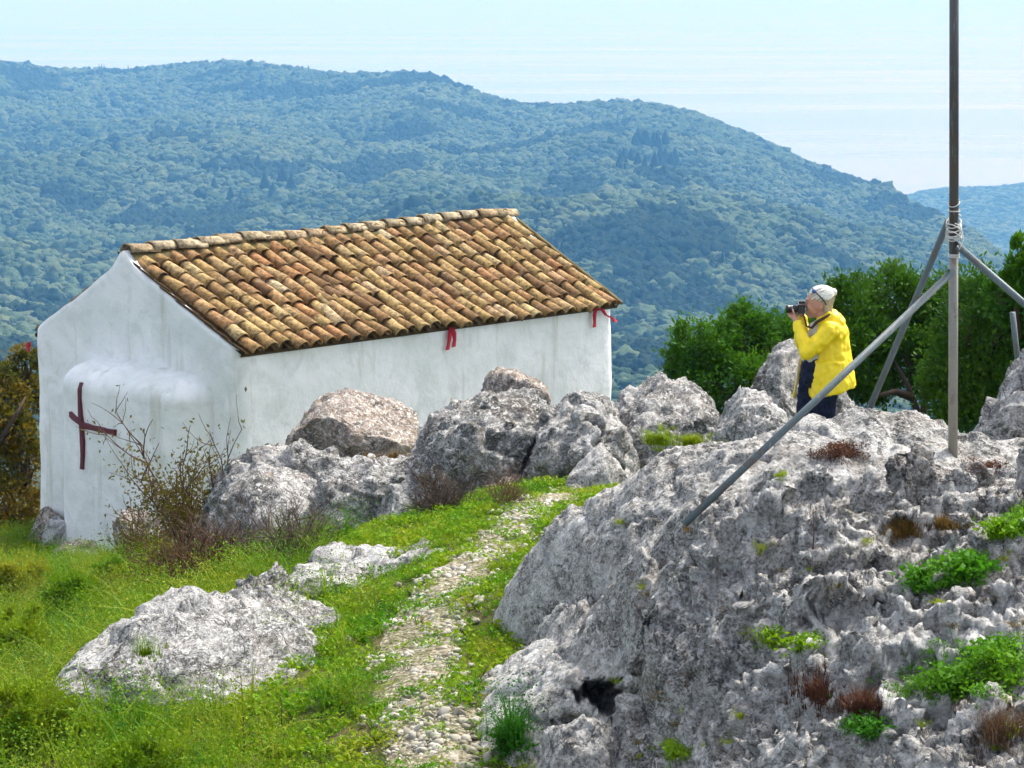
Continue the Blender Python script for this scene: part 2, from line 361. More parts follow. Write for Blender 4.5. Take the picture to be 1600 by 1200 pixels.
PX2 = np.linspace(1180, 2400, 140); Y2 = np.linspace(2700, 4400, 70)
gx2, gy2 = np.meshgrid(PX2, Y2); h2x, h2z = hill2_z(gx2.ravel(), gy2.ravel())
tag(mesh_obj('far_hills', np.stack([h2x, gy2.ravel(), np.maximum(h2z, SEA-5)], 1), grid_faces(len(PX2), len(Y2)), M['hill']), 'farthest blue hill at the right behind the mast', 'hill', kind='structure')
def scatter(name, pts, rots, scl, idx, sources):
    o = mesh_obj(name, pts, [], None); me = o.data
    me.attributes.new('rot', 'FLOAT_VECTOR', 'POINT').data.foreach_set('vector', np.asarray(rots, np.float32).ravel())
    me.attributes.new('scl', 'FLOAT_VECTOR', 'POINT').data.foreach_set('vector', np.asarray(scl, np.float32).ravel())
    me.attributes.new('idx', 'INT', 'POINT').data.foreach_set('value', np.asarray(idx, np.int32))
    col = bpy.data.collections.new(name + '_sources')
    for s in sources:
        for c in list(s.users_collection): c.objects.unlink(s)
        col.objects.link(s)
    g = bpy.data.node_groups.new(name + '_scatter', 'GeometryNodeTree')
    g.interface.new_socket('Geometry', in_out='INPUT', socket_type='NodeSocketGeometry'); g.interface.new_socket('Geometry', in_out='OUTPUT', socket_type='NodeSocketGeometry')
    gi = g.nodes.new('NodeGroupInput'); go = g.nodes.new('NodeGroupOutput'); ci = g.nodes.new('GeometryNodeCollectionInfo')
    ci.inputs['Collection'].default_value = col; ci.inputs['Separate Children'].default_value = True; ci.inputs['Reset Children'].default_value = True
    ip = g.nodes.new('GeometryNodeInstanceOnPoints'); ip.inputs['Pick Instance'].default_value = True
    def na(nm, ty):
        q = g.nodes.new('GeometryNodeInputNamedAttribute'); q.data_type = ty; q.inputs['Name'].default_value = nm; return q.outputs['Attribute']
    L = g.links.new
    L(gi.outputs[0], ip.inputs['Points']); L(ci.outputs[0], ip.inputs['Instance']); L(na('idx', 'INT'), ip.inputs['Instance Index'])
    L(na('rot', 'FLOAT_VECTOR'), ip.inputs['Rotation']); L(na('scl', 'FLOAT_VECTOR'), ip.inputs['Scale']); L(ip.outputs[0], go.inputs[0])
    md = o.modifiers.new('scatter', 'NODES'); md.node_group = g
    return o
_ico = {}
def ico(sub):
    if sub not in _ico:
        bm = bmesh.new(); bmesh.ops.create_icosphere(bm, subdivisions=sub, radius=1)
        bm.verts.ensure_lookup_table()
        _ico[sub] = (np.array([v.co[:] for v in bm.verts]), np.array([[v.index for v in f.verts] for f in bm.faces])); bm.free()
    return _ico[sub][0].copy(), _ico[sub][1]
def crown_mat(name, cols):
    m, t, b = mat(name, .9, .1); n = N(t); p = n.pos()
    c = n.ramp(n.mth('ADD', n.mth('MULTIPLY', n.rnd(), .38), n.mth('MULTIPLY', n.mth('SUBTRACT', n.noise(p, .007, 5, .6), .14), 1.15)), [(.2+.75*i/(len(cols)-1), q) for i, q in enumerate(cols)])
    t.links.new(c, b.inputs['Base Color']); n.bump(n.noise(p, .8, 4, .7), 1., 1.2, b); return m
M['crown'] = crown_mat('olive_crowns', [(.02, .045, .02), (.04, .072, .034), (.065, .105, .052), (.095, .135, .07), (.11, .135, .065)])
M['crown_dark'] = crown_mat('dark_crowns', [(.008, .02, .010), (.014, .03, .014), (.022, .042, .018)])
src = []
for k in range(6):
    V, Fc = ico(3); V0 = V.copy()
    d = fbm(V0*1., 1.5, 3, 40+k*7)*.35 + (0.5-worley(V0, 2.1, 60+k)[0])*.55
    V = V0*(1+d)[:, None]; V[:, 2] = V[:, 2]*.8+.35
    src.append(mesh_obj('olive_crown_%02d' % k, V, Fc, M['crown'] if k < 5 else M['crown_dark']))
n_try = 150000
px_ = NR.uniform(-250, 1850, n_try); s_ = NR.uniform(0, 1, n_try)
Yt = 560 + (2720-560)*s_**.9
tx, tz = hill_z(px_, Yt)
Yr_ = np.interp(px_, [-800, 300, 800, 1000, 1300, 1420, 1600, 2400], [2900, 2700, 2350, 2250, 2150, 1900, 1500, 1100])
dens = NR.uniform(0, 1, n_try) < np.clip((Yt/2000.)*1.05, .3, 1)
ok = dens & (Yt < Yr_+40)
tx, tz, Yt = tx[ok], tz[ok], Yt[ok]
P = np.stack([tx, Yt, tz*0], 1)
patch = fbm(P, 1/130., 3, 77)
rr = NR.uniform(1.8, 3.9, len(tx))*np.where(NR.uniform(0, 1, len(tx)) < .08, 1.5, 1)
idx = np.where((patch > .24) | (NR.uniform(0, 1, len(tx)) < .07), 5, NR.integers(0, 5, len(tx)))
scl = np.stack([rr*NR.uniform(.85, 1.2, len(tx)), rr*NR.uniform(.85, 1.2, len(tx)), rr*NR.uniform(.8, 1.15, len(tx))*np.where(idx == 5, 1.25, 1)], 1)
fo = scatter('hillside_forest', np.stack([tx, Yt, tz], 1), np.stack([tx*0, tx*0, NR.uniform(0, 6.28, len(tx))], 1), scl, idx, src)
tag(fo, 'olive and oak woodland covering the long hillside', 'forest', kind='stuff')
n2 = 9000; px_ = NR.uniform(1380, 1850, n2); Yt = NR.uniform(2900, 3730, n2); tx, tz = hill2_z(px_, Yt); rr = NR.uniform(4, 7, n2)
src2 = [link_mesh('far_crown_%02d' % k, src[k].data) for k in (0, 5)]
fo2 = scatter('far_hill_forest', np.stack([tx, Yt, tz], 1), np.stack([tx*0, tx*0, NR.uniform(0, 6.28, n2)], 1), np.stack([rr, rr, rr*.8], 1), NR.integers(0, 2, n2), src2)
tag(fo2, 'hazy woodland on the farthest hill at the right', 'forest', kind='stuff')
# single cypresses that stand out
def hill_point(px, py):
    Yq = np.linspace(620, 3000, 1600); x, z = hill_z(np.full(1600, float(px)), Yq)
    dq = np.stack([x, Yq, z], 1)-CAM; pyq = 600-FPX*(dq@_U)/(dq@_F)
    hit = np.where(pyq <= py)[0]; i = hit[0] if len(hit) else int(np.argmin(pyq))
    return np.array([x[i], Yq[i], z[i]])
def cypress_mesh(k, slim):
    V, Fc = ico(3); V0 = V.copy(); h = (V0[:, 2]+1)/2
    prof = np.sin(np.clip(h, .02, 1)**.6*math.pi)**.6*(1-h*.55)
    hor = np.hypot(V0[:, 0], V0[:, 1])+1e-6
    V[:, 0] = V0[:, 0]/hor*prof*slim; V[:, 1] = V0[:, 1]/hor*prof*slim; V[:, 2] = h+.06
    V[:, :2] *= (1+.55*pn(V*np.array([3/slim*.3, 3/slim*.3, 5]), 1.6, 90+k))[:, None]
    me = mesh_obj('crown', V, Fc, M['crown_dark']); d = me.data; bpy.data.objects.remove(me); return d
cyp = [cypress_mesh(k, s) for k, s in enumerate((.15, .13, .2))]
tb = MB(); tb.tube([(0, 0, -.1), (0, 0, .15)], [.025, .02], 5); to = tb.build('trunk', M['bark']); trunk_me = to.data; bpy.data.objects.remove(to)
def cypress(px, py, hpx, v, label, group, wf=1.):
    q = hill_point(px, py); h = hpx/FPX*q[1]
    e = empty('cypress_tree', q, label=label, cat='tree', group=group); e.scale = (h*wf, h*wf, h)
    link_mesh('crown', cyp[v], e); link_mesh('trunk', trunk_me, e)
G1 = 'dark cypresses on the hillside right of the chapel roof'
for i, (px, py, h) in enumerate([(862, 404, 36), (869, 400, 38), (878, 405, 26)]): cypress(px, py, h, i % 2, ['leftmost', 'middle', 'rightmost'][i]+' slim cypress of the trio just right of the roof ridge', G1)
for i, (px, py, h) in enumerate([(1131, 412, 24), (1152, 410, 22), (1194, 418, 18), (1138, 390, 16)]): cypress(px, py, h, i % 2, ['lowest left dark cypress on the pale slope above the green shrub', 'second dark cypress from the left on the slope above the green shrub', 'rightmost dark cypress on the slope above the yellow jacket', 'upper small cypress on the pale slope above the green shrub'][i], G1)
for i, (px, py, h) in enumerate([(978, 490, 30), (990, 486, 34), (1062, 470, 18)]): cypress(px, py, h, i % 2, ['left dark cypress of the pair right of the eave corner', 'right dark cypress of the pair right of the eave corner', 'short cypress midway between eave corner and green shrub'][i], G1)
G2 = 'dense stand of dark conifers on the far hill'
for i in range(24):
    cypress(962+R.random()*105, 262+R.random()*12-4*(i % 3), 20+R.random()*9, 2, 'tall dark conifer in the dense stand below the hilltop', G2, 1.5)
for i in range(10):
    cypress(990+R.random()*56, 228+R.random()*8, 22+R.random()*8, 2, 'dark conifer in the small stand just above the dense one', 'upper conifer stand on the far hill', 1.6)
for i, px in enumerate((161, 165, 169, 206)): cypress(px, 106, 10, 1, ['leftmost tiny skyline cypress of the close three at far left', 'middle tiny skyline cypress of the close three at far left', 'rightmost tiny skyline cypress of the close three at far left', 'tiny skyline cypress standing apart right of the close three'][i], 'skyline cypresses at the far left')
for px in (372, 485): cypress(px, 104, 9, 2, 'tiny lone tree on the skyline above the chapel gable', 'skyline trees above the chapel')
cypress(972, 159, 11, 1, 'lone cypress spike on the rounded hilltop', None)
for i, (px, py, h) in enumerate([(46, 168, 12), (54, 167, 11), (105, 166, 9)]): cypress(px, py, h, 2, 'small dark tree near the top of the left slope', 'dark trees high on the left slope', 1.3)
for i, (px, py, h) in enumerate([(360, 318, 26), (404, 268, 26), (414, 300, 30), (426, 312, 26), (442, 292, 34), (455, 300, 28), (335, 300, 22), (530, 292, 20), (628, 222, 18), (742, 190, 14), (525, 372, 14), (412, 130, 16)]): cypress(px, py, h, 2, 'dark tree in the shaded fold above the chapel ridge', 'dark trees in the fold of the hill', 1.5)
# ------------------------------------------------------------------ near ground
GP = [(-.4,11,0),(-.5,12.5,0),(-.55,14,0),(-.3,16,0),(.1,17.5,-.02),(.7,19,-.3),(1.1,18,-.14),(2.6,18.4,.05),(4.5,19,0),(4.5,23,-.7),(2.5,23,-.9),(0,22.5,-.9),
 (-2.5,10,-.25),(-2.7,11.5,-.3),(-2.2,13.3,-.3),(-4,13,-.6),(-1.35,15,-.28),(-1.0,16.2,-.26),(-1.9,16.8,-.55),(-.75,18.6,-.36),(-.6,20,-.65),(.6,20,-.6),(-1.3,18.6,-.62),(-1.2,20.3,-.95),(-1.15,13.3,-.14),(-3,16,-.9),(-2.2,19.5,-1.12),(-2.2,21,-1.4),(-5,20,-2),(-4,24,-2.4),(-6.5,27,-3.3),(-7,31,-3.95),
 (-5.5,29.5,-3.95),(-4,28,-3.6),(-9,31,-4.3),(-12,25,-3.6),(1.7,34,-3.9),(-1,31,-3.8),(0,27,-2.8),(3,28,-2.8),(-4,36,-4.2),(0,41,-6),(8,40,-6),(-12,40,-7),
 (2,9,0),(3,12,0),(5,12,.2),(5,8,.3),(6,16,.3),(-2.5,5,-.1),(2,5,.2),(9,20,-.2),(9,30,-3),(12,12,.2),(-10,12,-1.6),(-10,5,-1),(9,5,.3),(14,40,-7),(-18,30,-5),(-16,45,-10),(0,48,-14),(14,48,-14)]
_G0 = tps(GP)
def gz(x, y):
    x = np.atleast_1d(np.asarray(x, float)); y = np.atleast_1d(np.asarray(y, float))
    P = np.stack([x, y, x*0], 1)
    z = _G0(x, y) + fbm(P, .7, 4, 3)*.10
    return z - np.clip(y-42, 0, 99)**1.5*.35
xs = np.linspace(-18, 16, 300); ys = np.concatenate([np.linspace(2, 22, 210), np.linspace(22.1, 50, 140)])
gx, gy = np.meshgrid(xs, ys); gxx, gyy = gx.ravel(), gy.ravel()
tag(mesh_obj('ground', np.stack([gxx, gyy, gz(gxx, gyy)], 1), grid_faces(len(xs), len(ys)), M['ground']), 'sloping earth under the grass', 'ground', kind='structure')
def hit(zf, px, py, y0=6, y1=42):
    Yq = np.linspace(y0, y1, 1400); Q = np.array([at(px, py, q) for q in (y0, y1)])
    u = (Yq-y0)/(y1-y0); X = Q[0,0]+(Q[1,0]-Q[0,0])*u; Z = Q[0,2]+(Q[1,2]-Q[0,2])*u
    d = Z - zf(X, Yq); k = np.where(d <= 0)[0]; i = k[0] if len(k) else -1
    return np.array([X[i], Yq[i], Z[i]])
# path
PC = [(720,1420,190),(700,1260,170),(675,1170,160),(655,1090,150),(650,1020,140),(668,960,130),(705,910,115),(745,872,105),(800,836,100),(835,805,110),(862,785,120),(915,768,100)]
pc = []
for px, py, wd in PC:
    h_ = hit(gz, px, py); pc.append((h_[0], h_[1], wd/2/FPX*h_[1]))
pc = np.array(pc); tt = np.linspace(0, len(pc)-1, 120)
pc = np.stack([np.interp(tt, np.arange(len(pc)), pc[:, i]) for i in range(3)], 1)
for _ in range(4): pc[1:-1] = (pc[:-2]+2*pc[1:-1]+pc[2:])/4
tan = np.gradient(pc[:, :2], axis=0); tan /= np.linalg.norm(tan, axis=1)[:, None]; nor = np.stack([tan[:, 1], -tan[:, 0]], 1)
PV = []; nw = 25
for i in range(len(pc)):
    for j in range(nw):
        u = j/(nw-1)*2-1; q = pc[i, :2]+nor[i]*u*pc[i, 2]*1.25; PV.append((q[0], q[1], u))
PV = np.array(PV); zz = gz(PV[:, 0], PV[:, 1]) + .028 - .06*np.abs(PV[:, 2])**3 + .02*fbm(PV*np.array([1, 1, 0]), 3.5, 4, 21)
tag(mesh_obj('path', np.stack([PV[:, 0], PV[:, 1], zz], 1), grid_faces(nw, len(pc)), M['path']), 'stony footpath winding up between the rocks', 'path', kind='structure')
def path_d(x, y):                    # signed distance in path half-widths
    d = np.full(len(x), 9.)
    for i in range(len(pc)): d = np.minimum(d, np.hypot(x-pc[i, 0], y-pc[i, 1])/pc[i, 2])
    return d
# ------------------------------------------------------------------ the big limestone slab
SP = [(1240,655,13.3),(1350,648,13.4),(1450,662,13.3),(1490,690,12.4),(1600,676,13.0),(1600,702,12.0),(1750,680,13.2),(1950,690,13.2),(1950,800,10.8),(1950,1000,8.9),
 (1120,682,13.2),(1040,706,13.3),(990,736,13.4),(930,771,13.5),(860,817,13.7),(810,872,13.9),(786,925,14.2),(1095,795,11.3),(1160,740,12.2),(1300,720,12.0),(1400,740,11.6),
 (950,830,12.7),(880,900,13.2),(850,978,13.1),(900,960,12.5),(790,1040,12.45),(733,1112,12.05),(850,1050,11.75),(840,1115,11.35),(950,950,11.8),(1000,880,11.6),(950,1040,11.3),(1000,1010,10.9),
 (1100,860,10.9),(1100,940,10.5),(1200,800,11.0),(1200,900,10.2),(1200,1000,9.8),(1200,1100,9.3),(1200,1200,9.0),(1400,800,10.8),(1400,900,9.9),(1400,1000,9.2),(1400,1100,8.6),(1400,1200,8.2),
 (1600,800,10.6),(1600,900,9.6),(1600,1000,8.8),(1600,1100,8.2),(1600,1200,7.7),(1040,1060,10.4),(1040,1150,10.1),(1050,1250,9.8),(930,1150,10.9),(850,1180,11.2),(850,1260,10.8),(1300,1350,7.8),(1700,1350,6.9)]
sp = [tuple(at(*q)) for q in SP]
for px, Y in ((1000,14.3),(1120,14.5),(1250,14.6),(1400,14.6),(1550,14.6),(1800,14.6)): q = at(px, 700, Y); sp.append((q[0], Y, .1))
for x, y in ((.9,15),(1.6,15.6),(2.6,15.8),(4,15.8),(5.5,15.8),(.2,14.8),(-.25,14.2),(-.12,13.3),(-.6,12.7),(-.62,12),(-.5,11.4),(-.2,10.9),(-.1,10.2),(.1,9.5),(.4,8.5),(1,7)): sp.append((x, y, -.35))
_S0 = tps(sp)
def s_base(x, y): return _S0(x, y)
def _hitb(px, py):
    Yq = np.linspace(7, 15, 900); q0, q1 = at(px, py, 7), at(px, py, 15); u = (Yq-7)/8; X_ = q0[0]+(q1[0]-q0[0])*u; Z_ = q0[2]+(q1[2]-q0[2])*u
    k_ = np.where(Z_ <= _S0(X_, Yq))[0]; k_ = k_[0] if len(k_) else -1; return np.array([X_[k_], Yq[k_]])
def poly_sd(pl, x, y):               # distance to a polyline and the side on which a point lies
    best = np.full(len(x), 99.); side = np.zeros(len(x))
    for a_, b_ in zip(pl[:-1], pl[1:]):
        d_ = b_-a_; l2 = (d_**2).sum(); t_ = np.clip(((x-a_[0])*d_[0]+(y-a_[1])*d_[1])/l2, 0, 1); qx = x-a_[0]-d_[0]*t_; qy = y-a_[1]-d_[1]*t_
        r_ = np.hypot(qx, qy); c_ = np.sign(d_[0]*(y-a_[1])-d_[1]*(x-a_[0])); m_ = r_ < best; best = np.where(m_, r_, best); side = np.where(m_, c_, side)
    return best, side
EDGES = [([(760,1010),(850,975),(930,932),(1010,882),(1070,846),(1115,800)], .20, .17, .09), ([(1020,1120),(1000,1075),(984,1018),(1040,940),(1105,872),(1185,832),(1330,800),(1480,770),(1640,752)], .13, .18, .06),
         ([(1100,1010),(1190,960),(1300,940),(1420,925),(1560,860)], .12, .14, .06), ([(1130,1130),(1240,1040),(1330,1030),(1400,1010),(1500,985),(1640,950)], .14, .15, .06), ([(1200,1210),(1300,1140),(1400,1105),(1520,1105),(1640,1070)], .09, .10, .06), ([(1150,720),(1250,738),(1380,742),(1500,730),(1640,722)], .05, .06, .05)]
EDGES = [(np.array([_hitb(*q) for q in pl]), dp, up, wd) for pl, dp, up, wd in EDGES]
def slab_h(x, y):
    P = np.stack([x, y, x*0], 1); z = _S0(x, y)
    rough = sstep(.35, 1.2, x)*sstep(11.9, 10.6, y)                     # broken blocky lower right
    z = z + fbm(P, .9, 4, 31)*.08 + (ridged(P*np.array([1, 1.5, 1]), 1.5, 4, 37)-.72)*(.06+.08*rough)
    W = P + np.stack([fbm(P, 2.2, 3, 51), fbm(P, 2.2, 3, 52), x*0], 1)*.14
    f1, f2, idv = worley(W*np.array([1, 1.35, 1]), 1.9, 33, True)
    z = z + (.25+.75*rough)*(worley.facet*.32 + (idv-.5)*.10*rough - .06*sstep(.08, .0, f2-f1))
    f1, f2, idv = worley(W*np.array([1.3, 1, 1]), 4.6, 34, True)
    z = z + (.35+.65*rough)*(worley.facet*.25 + (idv-.5)*.035 - .02*sstep(.10, 0, f2-f1))
    cc = y*1.0 - .42*x + fbm(P, .8, 3, 41)*.75 + fbm(P, 3.5, 2, 42)*.08
    for per_, am, sd_ in ((.62, .13, 0), (.27, .05, 3)):
        fr = 1-np.mod(cc/per_+sd_*.37, 1); fr = np.where(fr > .9, (1-fr)/.1, fr/.9)
        z = z + (.12+.88*rough)*am*(fr-.5)*sstep(-.25, .25, pn(P, 1.3, 43+sd_))
    z = z - (1-rough)*.05*sstep(.16, 0, np.abs(pn(P*np.array([1.4, .7, 1]), 1.1, 61))) - .03
    wx = fbm(P, 3., 3, 44)*.06; wy = fbm(P, 3., 3, 45)*.06
    for pl, dp, up, wd in EDGES:      # bedding breaks: a crack with the near side standing proud as a lip
        r_, sd_ = poly_sd(pl, x+wx, y+wy); near = sd_ < 0
        z = z - dp*np.exp(-(r_/wd)**2)*np.where(near, sstep(.0, wd, wd-r_), 1) + np.where(near, up*sstep(0, .05, r_)*np.exp(-r_/.5), 0)
    hc = at(1320, 980, 9.5); z = z - .15*np.exp(-(((x-hc[0])/.2)**2+((y-hc[1])/.12)**2))
    return z
xs = np.linspace(-.9, 3.9, 480); ys = np.linspace(6.9, 15.7, 700)
gx, gy = np.meshgrid(xs, ys); gxx, gyy = gx.ravel(), gy.ravel()
Z2 = slab_h(gxx, gyy).reshape(gx.shape)
for _ in range(5):
    Zp = np.pad(Z2, 1, 'edge'); Z2 = (Zp[1:-1, 1:-1]*2+Zp[:-2, 1:-1]+Zp[2:, 1:-1]+Zp[1:-1, :-2]+Zp[1:-1, 2:])/6
zz = Z2.ravel()
dzx = np.gradient(Z2, xs, axis=1).ravel(); dzy = np.gradient(Z2, ys, axis=0).ravel()
nn = np.stack([-dzx, -dzy, np.ones_like(dzx)], 1); nn /= np.linalg.norm(nn, axis=1)[:, None]
SV = np.stack([gxx, gyy, zz], 1)
act = np.where(SV[:, 2] > gz(gxx, gyy)-.35)[0]; A_ = SV[act]
f1, f2, _ = worley(A_ + np.stack([fbm(A_, 5, 2, 71)]*3, 1)*.04, 8.5, 72); fc1 = worley.facet
pm = sstep(.0, .4, pn(A_, 1.1, 73))
rgh = .22+.78*sstep(.35, 1.2, A_[:, 0])*sstep(11.9, 10.6, A_[:, 1])
worley(A_ + np.stack([fbm(A_, 9, 2, 88)]*3, 1)*.02, 19.0, 89); fc2 = worley.facet
crk = sstep(.05, 0, np.abs(pn(A_*np.array([1, .6, 1])+fbm(A_, 3, 2, 86)[:, None]*.1, 1.6, 87)))
dsp = rgh*(fc1*.5 + fc2*.5 + (ridged(A_*np.array([1, 1, 1.6]), 3.2, 5, 74, .6)-.7)*.04) - .045*pm*sstep(.34, .14, f1) - .03*crk + .012*(ridged(A_*np.array([1.6, .7, 2.]), 9, 4, 75, .6)-.6)
SV[act] = A_ + nn[act]*dsp[:, None]
def _hit0(px, py):
    Yq = np.linspace(7, 15.5, 1500); q0, q1 = at(px, py, 7), at(px, py, 15.5); u = (Yq-7)/8.5; X_ = q0[0]+(q1[0]-q0[0])*u; Z_ = q0[2]+(q1[2]-q0[2])*u
    i_ = np.clip(np.searchsorted(xs, X_), 1, len(xs)-1); j_ = np.clip(np.searchsorted(ys, Yq), 1, len(ys)-1)
    k_ = np.where(Z_ <= Z2[j_, i_])[0]; k_ = k_[0] if len(k_) else -1; return np.array([X_[k_], Yq[k_], Z_[k_]])
CAVE = _hit0(975, 1098)
for (px, py, rx, rz, dp) in ((958, 1098, .17, .085, .75), (905, 1135, .10, .05, .12), (1035, 978, .06, .04, .08), (1320, 960, .12, .09, .12), (1130, 885, .05, .05, .06)):
    hc = _hit0(px, py); dv = SV-hc; rr2 = ((dv[:, 0]+.4*(dv@_U))/rx)**2+((dv@_U)/rz)**2+((dv@_F)/.5)**2
    SV = SV + (np.array([0, .93, -.30])*dp)[None]*np.exp(-(rr2*(1+.9*fbm(SV, 9, 2, 123)))**4)[:, None]
keep = (SV[:, 2] > gz(gxx, gyy)-.30)
Fq = grid_faces(len(xs), len(ys)); Fq = Fq[keep[Fq].any(1)]
used = np.unique(Fq); rem = np.full(len(SV), -1); rem[used] = np.arange(len(used))
tag(mesh_obj('rock_outcrop', SV[used], rem[Fq], M['slab'], None, False), 'huge grey limestone outcrop filling the right foreground under the mast', 'rock')
def slab_z(x, y):
    x = np.atleast_1d(x); y = np.atleast_1d(y)
    i = np.clip(np.searchsorted(xs, x), 1, len(xs)-1); j = np.clip(np.searchsorted(ys, y), 1, len(ys)-1)
    inside = (x > xs[0]) & (x < xs[-1]) & (y > ys[0]) & (y < ys[-1])
    return np.where(inside, Z2[j, i], -9)
def top_z(x, y): return np.maximum(gz(x, y), slab_z(x, y))
# ------------------------------------------------------------------ boulders
def rock(name, label, box, Y, dep, seed, mk, sub=6, cuts=9, e=2.7, amp=1., prof=None, sink=.35, rotz=None, group=None, pit=1., cat='rock'):
    x0, y0, x1, y1 = box; xm = (x0+x1)/2
    a = at(x0, y0, Y); b_ = at(x1, y0, Y); hw = (b_[0]-a[0])/2; ztop = at(xm, y0, Y)[2]; zbot = at(xm, y1, Y)[2]-sink
    V, Fc = ico(sub); rs = np.random.default_rng(seed)
    p = V/((np.abs(V)**e).sum(1)**(1/e))[:, None]
    for k in range(cuts):
        m_ = rs.normal(size=3); m_[2] = m_[2]*.8+.15; m_ /= np.linalg.norm(m_); c_ = rs.uniform(.62, .95)
        d = p@m_-c_; p = p-np.maximum(d, 0)[:, None]*m_*rs.uniform(.7, 1.)
    p = p+.10*np.stack([fbm(V, 1.3, 3, seed+i*3) for i in range(3)], 1)
    p = (p-(p.max(0)+p.min(0))/2)/((p.max(0)-p.min(0))/2)
    if prof is not None:
        u = (p[:, 0]+1)/2; hgt = np.interp(u, [q[0] for q in prof], [q[1] for q in prof])
        zn = (p[:, 2]+1)/2; p[:, 2] = zn*hgt*2-1
    dim = np.array([hw, dep, (ztop-zbot)/2]); q = p*dim; size = (dim[0]*dim[1]*dim[2])**(1/3.)
    nrm = p/dim; nrm /= np.linalg.norm(nrm, axis=1)[:, None]+1e-9
    off = rs.uniform(-50, 50, 3); S = q+off
    f1, f2, _ = worley(S+np.stack([fbm(S, 4, 2, seed+9)]*3, 1)*.06, 5.5, seed+5)
    f3, _, _ = worley(S, 12, seed+6)
    pm = sstep(-.15, .3, pn(S, 1.3, seed+8))
    worley(S+np.stack([fbm(S, 3, 2, seed+11)]*3, 1)*.08, 3.2, seed+12); fc1 = worley.facet
    worley(S+np.stack([fbm(S, 7, 2, seed+13)]*3, 1)*.04, 8.5, seed+14); fc2 = worley.facet
    dd = fc1*.28+fc2*.4+size*(.10*fbm(S, 1.1/size, 4, seed+1)+.06*(ridged(S, 1.6/size, 4, seed+2)-.5)) + .045*(ridged(S, 3, 5, seed+3, .6)-.7)
    dd = dd-pit*(.07*pm*sstep(.42, .12, f1)+.03*pm*sstep(.4, .15, f3)) + .02*(ridged(S*np.array([1, 1, 1.8]), 7, 3, seed+4)-.5)
    q = q+nrm*(dd*amp)[:, None]
    o = mesh_obj(name, q, Fc, M[mk]); o.location = ((a[0]+b_[0])/2, Y, (ztop+zbot)/2)
    return tag(o, label, cat, group)
rock('limestone_outcrop', 'low grey outcrop with grass tufts at the lower left', (75,972,548,1040), 13.9, 1.05, 201, 'pale_rock', 6, 5, 2.9, .8, [(0,.45),(.12,.7),(.3,.95),(.45,1),(.7,.95),(.9,.85),(1,.6)], .3, pit=.7)
rock('limestone_outcrop', 'small knobbly stones linking the two low outcrops', (360,890,465,960), 15.6, .45, 202, 'grey_rock', 5, 8)
rock('limestone_outcrop', 'flat stone at the head of the lower left outcrop', (330,920,475,975), 14.6, .5, 222, 'grey_rock', 5, 8)
rock('limestone_outcrop', 'long low pale ledge in the grass beside the footpath', (452,850,802,900), 16.1, .75, 203, 'pale_rock', 6, 8, 2.4, .8, [(0,.75),(.2,.85),(.35,.7),(.6,.85),(.85,1),(1,.9)], .2, pit=.5)
rock('boulder', 'large rounded grey boulder behind the bare twiggy shrub', (318,726,565,880), 20.6, .95, 204, 'grey_rock', 6, 3, 2.5, .4, [(0,.8),(.25,.95),(.5,1),(.75,.9),(1,.5)], .4, pit=.4)
rock('limestone_outcrop', 'low craggy shelf between the rounded boulder and the chapel wall', (318,682,610,800), 22.2, .8, 205, 'grey_rock', 6, 3, 3.8, 1., [(0,.6),(.25,.9),(.5,1),(.8,.85),(1,.7)])
rock('boulder', 'brown rounded boulder against the white long wall', (436,612,658,740), 24.4, .85, 206, 'brown_rock', 6, 3, 4.0, .5, [(0,.62),(.25,.86),(.5,.98),(.75,1),(.93,.97),(1,.85)])
rock('boulder', 'low rock shelf with moss between brown boulder and pitted crag', (470,724,770,850), 20.3, .7, 207, 'grey_rock', 6, 4, 3.4, 1.)
rock('boulder', 'low broken stones at the foot of the mossy rock shelf', (590,752,720,840), 19.7, .4, 227, 'grey_rock', 5, 5, 3., .9)
rock('boulder', 'low grey stones beside the pale block at the path head', (740,752,870,830), 19.4, .4, 228, 'brown_rock', 5, 5, 3., .9)
rock('boulder', 'dark deeply pitted crag with the brown rock on top', (640,622,890,840), 20.4, .95, 208, 'grey_rock', 6, 4, 3.6, 1., [(0,.8),(.2,.95),(.45,1),(.75,1.0),(1,.95)], pit=1.6)
rock('boulder', 'dark pitted crag above the pale block', (812,612,1006,830), 20.0, .85, 209, 'grey_rock', 6, 4, 3.4, 1., [(0,.8),(.25,.95),(.45,1),(.8,.93),(1,.7)], pit=1.5)
rock('boulder', 'brown rounded rock perched high in front of the white wall', (752,578,860,660), 22.5, .5, 210, 'brown_rock', 5, 3, 3.4, .5)
rock('boulder', 'pale smooth block leaning at the foot of the pitted crag', (848,697,992,800), 18.6, .5, 211, 'pale_rock', 5, 8, 2.5, .7, [(0,.6),(.3,.8),(.65,1),(1,.8)], pit=.6)
rock('boulder', 'grey crag just right of the far wall corner', (955,598,1140,740), 20.6, .9, 212, 'grey_rock', 6, 3, 3.6, .8, [(0,.85),(.2,.96),(.45,1),(.7,.95),(1,.75)])
rock('boulder', 'bright white-grey rock low in front of the photographer', (1095,618,1248,740), 17.2, .8, 213, 'pale_rock', 6, 3, 3.4, .7, [(0,.75),(.3,.93),(.5,1),(.75,.95),(1,.75)])
rock('boulder', 'tall grey boulder right behind the photographer', (1152,530,1300,760), 20.4, .8, 214, 'grey_rock', 6, 7, 2.4, .7, [(0,.45),(.2,.75),(.45,.97),(.7,1),(1,.9)], pit=.7)
rock('boulder', 'small grey rock showing between jacket hem and mast leg', (1285,585,1362,720), 20.2, .5, 215, 'grey_rock', 5, 7, 2.4, .6, [(0,1),(.4,.95),(.75,.7),(1,.4)])
